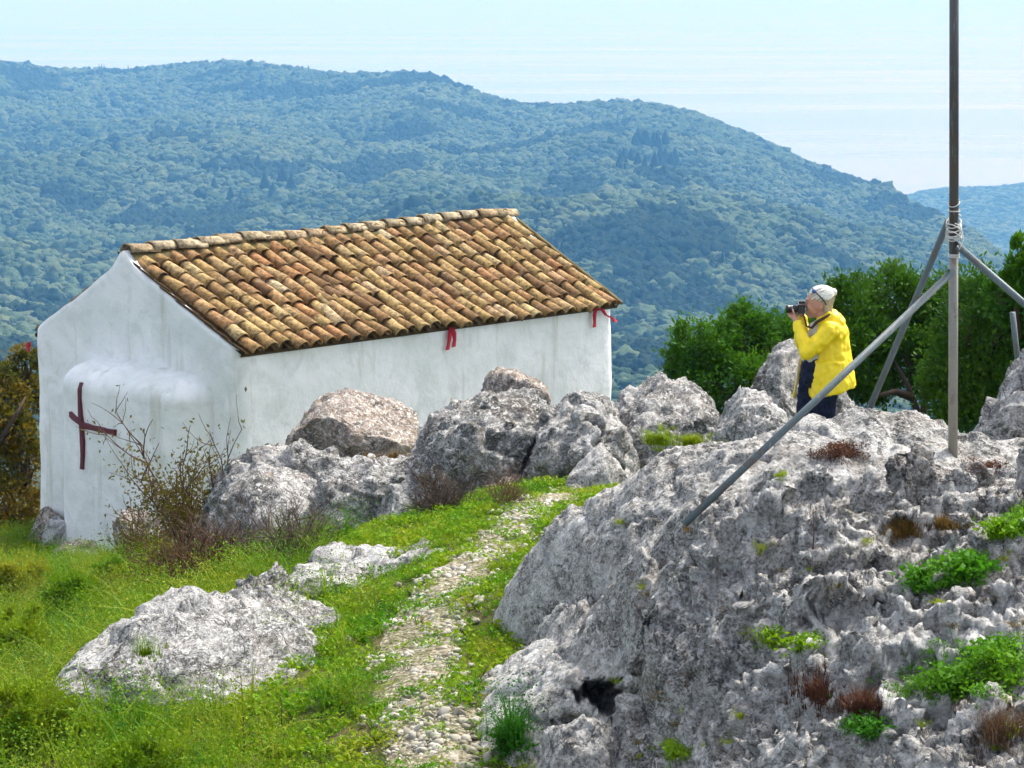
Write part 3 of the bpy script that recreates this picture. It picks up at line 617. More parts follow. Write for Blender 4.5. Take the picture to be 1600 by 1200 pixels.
rock('boulder', 'pale bulging limestone boulder at the right edge of the view', (1512,546,1720,760), 14.9, .6, 216, 'pale_rock', 6, 7, 2.6, .9, [(0,.75),(.15,.9),(.4,1),(1,1)], pit=.9)
rock('boulder', 'round stone lodged in the dark hollow of the outcrop', (962,1084,1032,1140), CAVE[1]-.20, .10, 217, 'slab', 5, 4, 2.1, .35, None, .1)
rock('boulder', 'lichen-spotted ledge below the dark hollow', (815,1124,1030,1290), CAVE[1]-.22, .30, 218, 'slab', 6, 7, 2.5, .5, [(0,.6),(.25,.95),(.5,1),(.8,.93),(1,.85)], .2, pit=.5)
rock('boulder', 'jagged overhanging block above the dark hollow', (985,985,1112,1062), CAVE[1]+.06, .16, 223, 'slab', 6, 8, 2.6, .6, [(0,.5),(.2,.75),(.5,1),(1,1)], .0, pit=.6)
rock('foundation_stone', 'whitewashed foundation stone at the left chapel corner', (40,795,98,850), 31.2, .35, 219, 'brown_rock', 5, 6, 2.4, .6, cat='stone')
rock('foundation_stone', 'white limewashed lump at the foot of the apse', (70,806,124,850), 30.6, .3, 220, 'white_stone', 5, 6, 2.4, .9, cat='stone')
rock('boulder', 'flat stone lying in the grass in front of the apse', (88,846,165,880), 28.3, .35, 221, 'brown_rock', 5, 6, 2.4, .5, None, .1)
rock('boulder', 'small stone half hidden by weeds below the apse', (185,872,228,915), 24.5, .2, 224, 'pale_rock', 4, 6, 2.4, .5, None, .1)
rock('boulder', 'grey stone below the chapel corner beside the twiggy shrub', (178,800,262,860), 28.0, .4, 226, 'brown_rock', 5, 6, 2.4, .6, None, .2)
rock('boulder', 'pale stone half sunk in the bottom path edge', (700,1130,745,1200), 11.9, .1, 225, 'pale_rock', 4, 6, 2.4, .4, None, .05)
# ------------------------------------------------------------------ chapel
TH = 0.80759; TB = TH+.0852
ca = np.array([math.cos(TH), math.sin(TH), 0]); cb = np.array([-math.sin(TB), math.cos(TB), 0]); cz = np.array([0, 0, 1.])
CN = np.array([-3.739, 29.0, 0.]); CL, CW, UF = 7.816, 4.275, .517; ZB = -4.05; ZR = .33
ch = empty('chapel', (0, 0, 0), label='small whitewashed stone chapel with tiled gable roof and apse', cat='chapel')
def cp(s, u, z): return CN + ca*s + cb*u + cz*z
def ze(s, u=0): return -.74 + (-.90+.74)*s/CL          # front eave height, sagging to the far end
ZEB = -.90
def roof_z(s, u):
    um = CW*UF
    return np.where(u <= um, ze(s)+(ZR-ze(s))*(u/um), ZR+(ZEB-ZR)*((u-um)/(CW-um)))
def wall_top(s, u, end):
    z = roof_z(s, u)
    if end:
        um = CW*UF; z = z+.02+.10*np.exp(-((u-um)/.16)**2)+ .03*np.exp(-((u-um)/.5)**2)
    else: z = z-.04
    return z
loop = []; rc = .22; inset = np.array([0])
def add_edge(s0, u0, s1, u1, n, end):
    for k in range(n): loop.append((s0+(s1-s0)*k/n, u0+(u1-u0)*k/n, end))
def add_corner(cs, cu, a0):
    for k in range(4):
        an = a0+math.pi/2*k/4; loop.append((cs+rc*math.cos(an), cu+rc*math.sin(an), True))
add_corner(rc, rc, math.pi)
add_edge(rc, 0, CL-rc, 0, 70, False); add_corner(CL-rc, rc, -math.pi/2)
add_edge(CL, rc, CL, CW-rc, 40, True); add_corner(CL-rc, CW-rc, 0)
add_edge(CL-rc, CW, rc, CW, 40, False); add_corner(rc, CW-rc, math.pi/2)
add_edge(0, CW-rc, 0, rc, 60, True)
nl = len(loop); nv = 44; V = []
for j in range(nv):
    for (s, u, end) in loop:
        zt = float(wall_top(s, min(max(u, 0), CW), end and (s < rc*.6 or s > CL-rc*.6))); v = j/(nv-1)
        ba = .05*(1-v)                                       # slight batter outwards at the foot
        cs_, cu_ = CL/2, CW/2
        s2 = s+ba*np.sign(s-cs_)*(abs(s-cs_) > CL/2-.23); u2 = u+ba*np.sign(u-cu_)*(abs(u-cu_) > CW/2-.23)
        V.append(cp(s2, u2, ZB+(zt-ZB)*v))
for dz, th in ((0, .10), (-.35, .10)):                        # top of the wall and its inner face
    for (s, u, end) in loop:
        s2 = min(max(s, th), CL-th); u2 = min(max(u, th), CW-th)
        V.append(cp(s2, u2, float(wall_top(s, min(max(u, 0), CW), end and (s < rc*.6 or s > CL-rc*.6)))+dz))
V = np.array(V); core = V[:nl*nv]
cen = cp(CL/2, CW/2, 0); out = core-cen; out[:, 2] = 0; out /= np.linalg.norm(out, axis=1)[:, None]
core += out*(fbm(core, .8, 4, 300)*.035+fbm(core, 3.5, 3, 301)*.010)[:, None]
core[:, 2] += fbm(core, 2.5, 2, 302)*.02*sstep(ZB+2, ZB+3, core[:, 2])
V[:nl*nv] = core
Fc = [(j*nl+i, j*nl+(i+1) % nl, (j+1)*nl+(i+1) % nl, (j+1)*nl+i) for j in range(nv+1) for i in range(nl)]
wl_ = mesh_obj('wall', V, Fc, M['plaster'], ch)
for pg in wl_.data.polygons[nl*(nv-1):]: pg.use_smooth = False
# apse: a rounded block swelling out of the gable end
AU0, AU1, AD = .45, 3.2, .76; AZT = -1.42
def apse_foot(t):                    # t 0..1 from near-corner side to far (left) side
    an = math.pi*t; c, s = math.cos(an), math.sin(an); k = 2/(3.6 if c < 0 else 3.2)
    return (AU0+AU1)/2-(AU1-AU0)/2*np.sign(c)*abs(c)**k, AD*abs(s)**k
na, nv = 70, 40; V = []
for j in range(nv+8):
    for i in range(na+1):
        u, d = apse_foot(i/na)
        if j <= nv: v = j/nv; k = 1+.10*(1-v)**1.5; z = ZB+(AZT-ZB)*v
        else:
            w_ = (j-nv)/7.; k = math.cos(w_*math.pi/2)*.98; z = AZT+.34*math.sin(w_*math.pi/2)
        uc = (AU0+AU1)/2; uu = uc+(u-uc)*(1+.06*max(0, 1-j/nv)**1.5 if j <= nv else .5+.5*k)
        V.append(cp(-(d*k)+.12, uu, z))
V = np.array(V); V -= ca*(fbm(V, 1.2, 4, 310)*.03+fbm(V, 4, 3, 311)*.012)[:, None]
mesh_obj('apse', V, grid_faces(na+1, nv+8), M['plaster'], ch)
def apse_pt(u, z, off):               # point on the apse front at u (u grows to the left)
    best = min(range(2001), key=lambda i: abs(apse_foot(i/2000)[0]-u)); t = best/2000
    uu, d = apse_foot(t); u2, d2 = apse_foot(min(1, t+.004)); u1, d1 = apse_foot(max(0, t-.004))
    v = (z-ZB)/(AZT-ZB); k = 1+.10*(1-v)**1.5 if v <= 1 else math.cos(math.asin(min(.99, (z-AZT)/.34)))*.98
    tn = np.array([-(d2-d1), u2-u1]); nrm = np.array([-tn[1], tn[0]]); nrm /= np.linalg.norm(nrm)
    return cp(-(d*k)+.12, uu, z)+ca*nrm[0]*off+cb*nrm[1]*off
CU, CZ = 2.42, -1.93
cr = MB()
def band(pts, hw, axis):
    n_ = len(pts); V = []
    for p_i, (u, z) in enumerate(pts):
        for sg, of in ((-1, -.02), (1, -.02), (1, .028), (-1, .028)):
            wv = hw*(1+.12*math.sin(p_i*1.7))
            V.append(apse_pt(u+(sg*wv if axis == 'v' else 0), z+(sg*wv if axis == 'h' else 0), of))
    F2 = [(i*4+k, i*4+(k+1) % 4, (i+1)*4+(k+1) % 4, (i+1)*4+k) for i in range(n_-1) for k in range(4)]+[(0, 1, 2, 3), tuple((n_-1)*4+k for k in (3, 2, 1, 0))]
    cr.add(V, F2)
band([(CU+.02*math.sin(k*.5), CZ+.58-1.24*k/12) for k in range(13)], .031, 'v')
cross = cr.build('cross', M['cross'], ch, False)
cr = MB(); band([(CU+.28-1.02*k/12, CZ+.09-.11*min(1, k/4)-.02*k/12) for k in range(13)], .037, 'h')
cr.build('cross_arm', M['cross'], cross, False)
# roof
roof = MB(); roof_s0, roof_s1 = .06, CL+.02
def rp(s, t, off=0., front=True):     # t 0 eave .. 1 ridge
    um = CW*UF
    if front:
        p0 = cp(s, 0, float(ze(s))); p1 = cp(s, um, ZR)
    else:
        p0 = cp(s, CW, ZEB); p1 = cp(s, um, ZR)
    d = p1-p0; nr = np.cross(ca, d); nr /= np.linalg.norm(nr); nr = nr if nr[2] > 0 else -nr
    sag = -.035*math.sin(math.pi*min(max(t, 0), 1))*math.sin(math.pi*min(max(s/CL, 0), 1))
    return p0+d*t+nr*(off+sag), d/np.linalg.norm(d), nr
NS = 24
for front in (True, False):
    V = [];
    for k in range(NS+1):
        s = roof_s0+(roof_s1-roof_s0)*k/NS
        for t in (-.02, .25, .5, .75, 1.0): V.append(rp(s, t, -.01, front)[0])
        V.append(rp(s, -.02, -.06, front)[0])
    F2 = [(k*6+i, k*6+i+1, (k+1)*6+i+1, (k+1)*6+i) for k in range(NS) for i in range(4)]+[(k*6+5, k*6, (k+1)*6, (k+1)*6+5) for k in range(NS)]
    roof.add(V, F2)
rf = roof.build('roof', M['pan'], ch)
def tile_mesh(k, r0, r1, ln, a0=82, n_=8, flip=False, mat_=None):
    V = []; 
    for (y, r) in ((0, r0), (ln*.5, (r0+r1)/2), (ln, r1)):
        for th in (0, .015):
            for i in range(n_):
                an = rad(-a0+2*a0*i/(n_-1)); rr_ = r-th; zz_ = rr_*math.cos(an)*.92-r*math.cos(rad(a0))
                V.append((rr_*math.sin(an), y, -zz_ if flip else zz_))
    F2 = []
    for l in range(2):
        o = l*2*n_
        for i in range(n_-1):
            F2 += [(o+i, o+i+1, o+2*n_+i+1, o+2*n_+i), (o+n_+i+1, o+n_+i, o+3*n_+i, o+3*n_+i+1)]
        F2 += [(o, o+2*n_, o+3*n_, o+n_), (o+n_-1, o+2*n_-1, o+4*n_-1, o+3*n_-1)]
    for i in range(n_-1):
        F2 += [(i+1, i, n_+i, n_+i+1), (4*n_+i, 4*n_+i+1, 5*n_+i+1, 5*n_+i)]
    V = np.array(V); V[:, 2] += .012*pn(V*8+k*3.1, 1., k); V[:, 0] *= 1+.05*math.sin(k*2.3)
    o = mesh_obj('tile', V, F2, mat_ or M['tile']); me = o.data; bpy.data.objects.remove(o)
    return me
tms = [tile_mesh(k, .118+.006*(k % 3), .092+.004*(k % 2), .47+.02*(k % 3)) for k in range(6)]
NC, NRW = 29, 8; SPC = (roof_s1-roof_s0-.14)/NC; slen = np.linalg.norm(rp(3, 1)[0]-rp(3, 0)[0])
def place(me, name, pos, xa, ya, za, parent, jr=0.045):
    xa = np.cross(ya, za); xa /= np.linalg.norm(xa); za = np.cross(xa, ya)
    Mx = Matrix(((xa[0], ya[0], za[0], pos[0]), (xa[1], ya[1], za[1], pos[1]), (xa[2], ya[2], za[2], pos[2]), (0, 0, 0, 1)))
    o = link_mesh(name, me, parent); o.matrix_local = Mx @ Euler((R.gauss(0, jr*.6)-.035*0, R.gauss(0, jr), R.gauss(0, jr*1.3))).to_matrix().to_4x4(); return o
EX = (slen+.13)/NRW
for c in range(NC):
    s = roof_s0+.07+SPC*(c+.5)
    for r in range(NRW):
        t = (-.13+EX*r+R.gauss(0, .032))/slen
        if r == NRW-1: t -= .005
        pos, d, nr = rp(s+R.gauss(0, .02), t, .058+R.gauss(0, .008))
        d2 = d-nr*.055; d2 /= np.linalg.norm(d2)
        za = nr
        o = place(R.choice(tms), 'tile', pos, None, d2, za, rf)
pan = MB(); pm_ = tile_mesh(2, .105, .125, .48, 75, 7, True)
pv = np.array([v.co[:] for v in pm_.vertices]); pf = [tuple(p.vertices) for p in pm_.polygons]
for c in range(NC+1):
    s = roof_s0+.07+SPC*c
    for r in range(NRW):
        t = (-.10+EX*r+R.gauss(0, .015))/slen; pos, d, nr = rp(s+R.gauss(0, .01), t, .075)
        xa = np.cross(d, nr); q = pos+pv[:, :1]*xa+pv[:, 1:2]*d+pv[:, 2:3]*nr+pv[:, 1:2]*(-.04)*nr; pan.add(q, pf)
tag(pan.build('pan_tiles', M['pan'], rf), kind='stuff')
bt = MB(); bv = np.array([v.co[:] for v in tms[0].vertices]); bf = [tuple(p.vertices) for p in tms[0].polygons]
for c in range(NC):
    s = roof_s0+.07+SPC*(c+.5)
    for r in range(NRW):
        pos, d, nr = rp(s, (-.13+EX*r)/slen, .06, False); xa = np.cross(d, nr); d2 = d-nr*.055
        bt.add(pos+bv[:, :1]*xa+bv[:, 1:2]*d2+bv[:, 2:3]*nr, bf)
tag(bt.build('rear_tiles', M['tile'], rf), kind='stuff')
rtm = [tile_mesh(k+10, .148, .128, .52, 82, 8, False, M['ridge']) for k in range(3)]
NRG = 19; um = CW*UF
for k in range(NRG):
    s = .04+(CL-.42)*k/(NRG-1); pos = cp(s, um+R.gauss(0, .012), ZR+.12-.05*s/CL+R.gauss(0, .010)+.02*math.sin(k*.5))
    d2 = ca*1.0-cz*.05
    place(R.choice(rtm), 'ridge_tile', pos, None, d2/np.linalg.norm(d2), cz, rf, .025)
mo = MB(); V = []
for k in range(41):
    s = .06+(CL-.06)*k/40
    for (du, dz) in ((-.17, -.06), (-.14, .06), (-.08, .10), (.08, .10), (.14, .06), (.17, -.06)):
        V.append(cp(s, um+du+R.gauss(0, .012), ZR+dz-.06*s/CL+R.gauss(0, .012)))
mo.add(V, [(k*6+i, k*6+i+1, (k+1)*6+i+1, (k+1)*6+i) for k in range(40) for i in range(5)]); mo.build('ridge_mortar', M['mortar'], rf)
vg = MB()                              # white verge strip at the far gable
V = []
for k in range(21):
    p0, d, nr = rp(CL+.02, -.03+1.03*k/20, 0)
    for a_, b__ in ((-.01, .03), (-.01, .07), (.05, .07), (.05, .02)): V.append(p0+ca*a_+nr*(b__+R.gauss(0, .004)))
vg.add(V, [(k*4+i, k*4+(i+1) % 4, (k+1)*4+(i+1) % 4, (k+1)*4+i) for k in range(20) for i in range(4)]+[(0, 1, 2, 3), (83, 82, 81, 80)]); vg.build('verge', M['mortar'], ch)
# ribbons tied under the eave
def ribbon(label, strands, wdt, outdir):
    rb = MB()
    for pts in strands:
        V = []; n_ = len(pts)
        for i, p_ in enumerate(pts):
            wv = wdt*(1+.2*math.sin(i*2.1)); o_ = outdir*(.05+.012*math.sin(i*1.3))
            for sg, th in ((-1, 0), (1, 0), (1, .008), (-1, .008)): V.append(np.array(p_)+ca*sg*wv*(.75 if abs(outdir@ca) < .7 else 0)+cb*sg*wv*(.75 if abs(outdir@ca) >= .7 else 0)+o_+outdir*th)
        rb.add(V, [(i*4+k, i*4+(k+1) % 4, (i+1)*4+(k+1) % 4, (i+1)*4+k) for i in range(n_-1) for k in range(4)]+[(0, 1, 2, 3), tuple((n_-1)*4+k for k in (3, 2, 1, 0))])
    return tag(rb.build('ribbon', M['ribbon'], None), label, 'ribbon', 'red ribbons tied on the chapel')
def sw(s, z): return cp(s, -.02, z)
s1 = 4.02; e1 = float(ze(s1))
ribbon('red ribbon hanging in two tails under the middle of the eave', [[sw(s1, e1-.02), sw(s1-.035, e1-.14), sw(s1-.06, e1-.26), sw(s1-.07, e1-.36)], [sw(s1+.01, e1-.02), sw(s1+.05, e1-.12), sw(s1+.065, e1-.22), sw(s1+.06, e1-.33)]], .05, -cb)
s2 = 7.25; e2 = float(ze(s2))
ribbon('red ribbon with spread tails under the eave at the far corner', [[sw(s2, e2-.02), sw(s2-.04, e2-.12), sw(s2-.03, e2-.24), sw(s2-.02, e2-.33)], [sw(s2+.0, e2-.02), sw(s2+.14, e2-.06), sw(s2+.24, e2-.16), sw(s2+.40, e2-.22), sw(s2+.50, e2-.30)]], .05, -cb)
ribbon('short red ribbon end at the left corner of the gable', [[cp(-.02, CW-.02, -1.03), cp(-.03, CW-.01, -1.09), cp(-.02, CW+.0, -1.17)], [cp(-.03, CW-.1, -1.06), cp(-.03, CW-.0, -1.08), cp(-.03, CW+.08, -1.10)]], .05, -ca)
# ------------------------------------------------------------------ mast on three legs
mast = empty('mast', at(1490, 690, 12.4), label='tall pipe mast on three braced legs standing on the outcrop', cat='mast'); ML = np.array(mast.location)
def mt(name, pts, r, mk, n_=14, par=None):
    q = MB(); q.tube([np.array(p_)-ML for p_ in pts], r, n_); return q.build(name, M[mk], par or mast)
pb = at(1490, 690, 12.4); pb[2] -= .12; pj = at(1490, 400, 12.4); ptop = at(1491, -260, 12.42)
pole = mt('pole', [pb, at(1490, 312, 12.4)], .027, 'pipe_tan')
up0 = at(1490.5, 402, 12.385); mt('upper_pole', [up0, ptop], .0265, 'pipe_dark')
def foot(px, py, Y):
    q = at(px, py, Y); return q
la = [at(1489, 424, 12.32), at(1095, 795, 11.3)]; d_ = la[1]-la[0]; la[1] = la[1]+d_*.06
mt('leg', la, .020, 'pipe_grey')
lb = [at(1482, 345, 12.46), at(1353, 652, 13.25)]; d_ = lb[1]-lb[0]; lb[1] = lb[1]+d_*.06; mt('leg', lb, .020, 'pipe_grey')
lc = [at(1496, 384, 12.36), at(1600, 474, 12.2), at(1860, 699, 11.8)]; mt('leg', lc, .020, 'pipe_grey')
def wrap(py0, py1, turns, r, rt=.0035, sq=0.):
    pts = []
    for k in range(int(turns*18)+1):
        f_ = k/(turns*18); q = at(1490.3, py0+(py1-py0)*f_, 12.39); an = 2*math.pi*f_*turns
        pts.append(q+np.array([math.cos(an)*r, math.sin(an)*r, sq*math.sin(an*1.0+.6)]))
    return pts
mt('wire', wrap(328, 330, 1, .034), .0035, 'wire', 5); mt('wire', wrap(316, 318, 1, .032, sq=.02), .003, 'wire', 5)
mt('wire', wrap(343, 372, 4.3, .042, sq=.03), .0036, 'wire', 5); mt('wire', wrap(352, 386, 3.2, .047, sq=-.035), .0036, 'wire', 5)
mt('wire', wrap(366, 371, 2, .045, sq=.006), .0036, 'wire', 5); mt('clamp', wrap(396, 402, 3, .031), .004, 'wire', 5)
q0 = at(1500, 352, 12.34); q1 = at(1506, 373, 12.33); q2 = at(1499, 390, 12.32); mt('wire', [at(1492, 349, 12.34), q0, q1, q2, at(1496, 384, 12.32)], .0034, 'wire', 5)
bl = MB(); bl.tube([at(1482, 422, 12.27)-ML, at(1482, 422, 12.36)-ML], .008, 6); bl.build('bolt', M['pipe_dark'], mast)
pbk = MB(); pbk.tube([at(1594, 600, 16.2), at(1582, 488, 16.2)], .022, 8)
tag(pbk.build('pipe_post', M['pipe_grey']), 'thin blue-grey pipe end standing behind the right-edge boulder', 'post')
# ------------------------------------------------------------------ vegetation
def leaf_quads(P, D, size, rs, curl=.25, wid=.45):
    n_ = len(P); D = D/(np.linalg.norm(D, axis=1)[:, None]+1e-9)
    s_ = np.cross(D, rs.normal(size=(n_, 3))); s_ /= np.linalg.norm(s_, axis=1)[:, None]+1e-9
    nr = np.cross(D, s_); L_ = (size*rs.uniform(.6, 1.35, n_))[:, None]
    v0 = P; v1 = P+D*L_*.5+s_*L_*wid*.5+nr*L_*curl*.3; v2 = P+D*L_; v3 = P+D*L_*.5-s_*L_*wid*.5+nr*L_*curl*.3
    V = np.stack([v0, v1, v2, v3], 1).reshape(-1, 3); i = np.arange(n_)*4
    return V, np.concatenate([np.stack([i, i+1, i+2], 1), np.stack([i, i+2, i+3], 1)])
def bush(name, label, mk, lobes, n_leaf, size, seed, stems=(), cat='shrub', group=None, up=.25, fill=.5, sr=1.):
    rs = np.random.default_rng(seed); base = np.array(lobes[0][0], float); base[2] = min(l[0][2]-l[1][2] for l in lobes)
    e = empty(name, base, label=label, cat=cat, group=group)
    wts = np.array([l[1][0]*l[1][2] for l in lobes]); wts /= wts.sum(); Ps = []; Ds = []
    for (c_, r_), w_ in zip(lobes, wts):
        k = int(n_leaf*w_)
        nc = max(8, k//110); cd = rs.normal(size=(nc, 3)); cd /= np.linalg.norm(cd, axis=1)[:, None]
        cr_ = rs.uniform(fill, 1.06, nc)**.7; cc = cd*cr_[:, None]
        w2 = rs.integers(0, nc, k); q = cc[w2]+rs.normal(size=(k, 3))*.14*rs.uniform(.6, 1.5, nc)[w2][:, None]
        Ps.append(np.array(c_)+q*np.array(r_)); dd = q/(np.linalg.norm(q, axis=1)[:, None]+1e-6)+rs.normal(size=(k, 3))*.8; dd[:, 2] += up; Ds.append(dd)
    V, Fq = leaf_quads(np.concatenate(Ps), np.concatenate(Ds), size, rs)
    mesh_obj('foliage', V-base, Fq, M[mk], e)
    tb_ = MB()
    for st_ in (stems or [[base+np.array([0, 0, -.1]), np.array(lobes[0][0])]]):
        pts = [np.array(p_, float)-base for p_ in st_]; tb_.tube(pts, [q_*sr for q_ in np.linspace(.05, .015, len(pts))], 6)
    for (c_, r_) in lobes:
        for k in range(7):
            d_ = rs.normal(size=3); d_[2] = abs(d_[2]); d_ /= np.linalg.norm(d_); c0 = np.array(c_)-base
            b0 = c0-np.array([0, 0, r_[2]*.7]); tb_.tube([b0, b0+(c0+d_*np.array(r_)*.8-b0)*.5+rs.normal(size=3)*.05, c0+d_*np.array(r_)*.85], [.03*sr, .018*sr, .006*sr], 5)
    tb_.build('stem', M['bark'], e); return e
def lob(px, py, Y, rx, rz, ry=None): return (at(px, py, Y), (rx/FPX*Y, (ry or rx*.8)/FPX*Y, rz/FPX*Y))
bush('mastic_shrub', 'rounded bright green shrub left of the photographer', 'bush2', [lob(1100, 560, 22, 58, 62), lob(1165, 540, 22.3, 60, 55), lob(1220, 545, 22.6, 50, 60), lob(1075, 600, 21.8, 38, 40), lob(1150, 600, 21.8, 80, 50)], 34000, .05, 401)
bush('mastic_shrub', 'dense green shrub behind the photographer and the mast', 'bush', [lob(1330, 500, 21, 55, 65), lob(1400, 485, 21.3, 65, 62), lob(1340, 570, 20.8, 60, 70), lob(1430, 560, 21, 60, 60), lob(1470, 520, 21.4, 70, 85), lob(1300, 540, 21.2, 40, 70)], 52000, .05, 402,
     [[at(1437, 690, 20.6), at(1432, 640, 20.6), at(1420, 605, 20.6), at(1395, 560, 20.8)], [at(1437, 690, 20.6), at(1445, 630, 20.6), at(1452, 590, 20.7)], [at(1424, 620, 20.6), at(1400, 612, 20.5), at(1372, 618, 20.4)]])
bush('mastic_shrub', 'dark green shrub between the mast and the right-edge boulder', 'bush', [lob(1540, 520, 20, 75, 90), lob(1500, 600, 20, 60, 75), lob(1590, 500, 20.3, 70, 75), lob(1660, 520, 20, 80, 90), lob(1560, 620, 20, 70, 60)], 44000, .05, 403)
bush('olive_shrub', 'taller loose shrub with pale tips at the right edge', 'bush2', [lob(1592, 425, 19, 28, 42), lob(1625, 450, 19, 50, 60), lob(1580, 470, 19.2, 40, 35)], 9000, .065, 404, up=.8)
bush('autumn_shrub', 'orange and green autumn shrub behind the left chapel corner', 'autumn', [lob(20, 620, 33.5, 50, 60), lob(40, 580, 33.8, 28, 40), lob(-30, 680, 33, 60, 80), lob(30, 720, 33, 45, 70), lob(15, 790, 32.8, 55, 50)], 17000, .085, 405,
     [[at(30, 840, 33), at(36, 740, 33), at(20, 660, 33.2)], [at(36, 740, 33), at(50, 690, 33.2)], [at(0, 690, 32.6), at(24, 650, 32.6), at(40, 620, 32.8)]])
def twigs(root, n_, ln, spread, rs, depth=2, r0=.012, up=1.):
    out = []; tips = []
    def grow(p_, d_, l_, r_, dp):
        pts = [p_]
        for k in range(4):
            d_ = d_+rs.normal(size=3)*.16; d_[2] += .05*up; d_ = d_/np.linalg.norm(d_); pts.append(pts[-1]+d_*l_/4)
            tips.append((pts[-1], d_.copy()))
        out.append((pts, r_))
        if dp > 0:
            for k in range(rs.integers(2, 5)):
                j = rs.integers(1, 5); nd = d_+rs.normal(size=3)*.55; nd /= np.linalg.norm(nd); grow(pts[j], nd, l_*rs.uniform(.4, .7), r_*.6, dp-1)
    for k in range(n_):
        d_ = np.array([rs.normal()*spread, rs.normal()*spread, up]); grow(np.array(root, float)+np.array([rs.normal()*.05, rs.normal()*.05, 0]), d_/np.linalg.norm(d_), ln*rs.uniform(.6, 1.1), r0, depth)
    return out, tips
def twig_shrub(name, label, root, n_, ln, spread, seed, leafmk, nleaf, lsize, twmk='twig', r0=.012, depth=2, cat='shrub', low=1.):
    rs = np.random.default_rng(seed); root = np.array(root, float); e = empty(name, root, label=label, cat=cat)
    tw, tips = twigs((0, 0, 0), n_, ln, spread, rs, depth, r0); tb_ = MB()
    for pts, r_ in tw: tb_.tube(pts, list(np.linspace(r_, r_*.4, len(pts))), 4, False)
    tb_.build('stem', M[twmk], e)
    if nleaf:
        P_ = np.array([q[0] for q in tips]); D_ = np.array([q[1] for q in tips])
        pr = np.exp(-np.clip(P_[:, 2]/ln-.25, 0, 9)*3*low); pr /= pr.sum()
        k = rs.choice(len(P_), nleaf, p=pr); V, Fq = leaf_quads(P_[k]+rs.normal(size=(nleaf, 3))*lsize*1.2, D_[k]+rs.normal(size=(nleaf, 3))*.9, lsize, rs)
        mesh_obj('foliage', V, Fq, M[leafmk], e)
    return e
def gh(px, py): q_ = hit(gz, px, py); q_[2] -= .03; return q_
twig_shrub('twiggy_shrub', 'bare-topped shrub with yellowing leaves in front of the chapel corner', at(292, 862, 22.4), 14, 1.08, .42, 501, 'autumn_green', 3400, .05, r0=.014)
twig_shrub('twiggy_shrub', 'low yellow-green shrub at the foot of the apse', gh(232, 890), 14, .6, .7, 502, 'autumn_green', 3400, .045)
twig_shrub('twiggy_shrub', 'olive-yellow leafy shrub in the left meadow below the chapel', gh(262, 925), 14, .45, .8, 511, 'autumn_green', 3600, .04)
twig_shrub('dry_brush', 'thicket of dry grey-brown stems before the rounded boulder', gh(375, 905), 90, .50, .9, 503, 'dry_grey', 0, .03, 'dry_grey', .009)
twig_shrub('dry_brush', 'brown dry stems at the left foot of the rounded boulder', gh(318, 925), 80, .50, .8, 504, 'dry', 0, .03, 'dry', .009)
twig_shrub('dry_brush', 'grey dry weeds below the shelf by the pitted crag', gh(690, 806), 70, .36, 1., 505, 'dry_grey', 0, .03, 'dry_grey', .008)
twig_shrub('dry_brush', 'brown dry weeds at the foot of the mossy rock shelf', gh(560, 800), 50, .34, .8, 512, 'dry', 0, .03, 'dry', .005)
twig_shrub('dry_brush', 'dry weeds at the right foot of the rounded boulder', gh(455, 880), 70, .42, .8, 506, 'dry_grey', 0, .03, 'dry_grey', .008)
twig_shrub('dry_brush', 'rusty dry stems under the dark pitted crag', gh(790, 788), 40, .28, .8, 513, 'dry', 0, .03, 'dry', .004)
for k, (px, py, rx, rz, sz, lab) in enumerate([(30, 900, 70, 48, .04, 'leafy green weed bush at the left edge below the autumn shrub'), (120, 935, 72, 46, .04, 'yellow-green weed bush between left edge and grey outcrop'), (35, 1000, 85, 60, .034, 'broad leafy weed bush at the left edge beside the grey outcrop'), (55, 1120, 95, 68, .03, 'leafy weed bush in the lower left corner'), (245, 1180, 85, 50, .027, 'low leafy weeds at the bottom edge below the grey outcrop'), (185, 905, 55, 34, .04, 'olive weed bush below the apse')]):
    q = hit(gz, px, py+rz*.8); Yb = q[1]; c0 = np.array([q[0], Yb, q[2]+rz*.75/FPX*Yb]); rxm, rzm = rx/FPX*Yb, rz/FPX*Yb
    rs = np.random.default_rng(900+k); lbs = [(c0, (rxm*.7, rxm*.6, rzm))]+[(c0+np.array([rs.uniform(-.6, .6)*rxm, rs.uniform(-.4, .4)*rxm, rs.uniform(-.35, .1)*rzm]), (rxm*.5, rxm*.5, rzm*.75)) for _ in range(4)]
    bush('weed_bush', lab, 'weed', lbs, 10000, sz, 900+k, group='leafy weed bushes of the left meadow', up=.7, fill=.3, cat='plant', sr=.12)
def onground(px, py): return hit(gz, px, py)
def onslab(px, py):
    q = hit(slab_z, px, py, 6.5, 15.5); q[2] = slab_z(q[0], q[1])[0]; return q
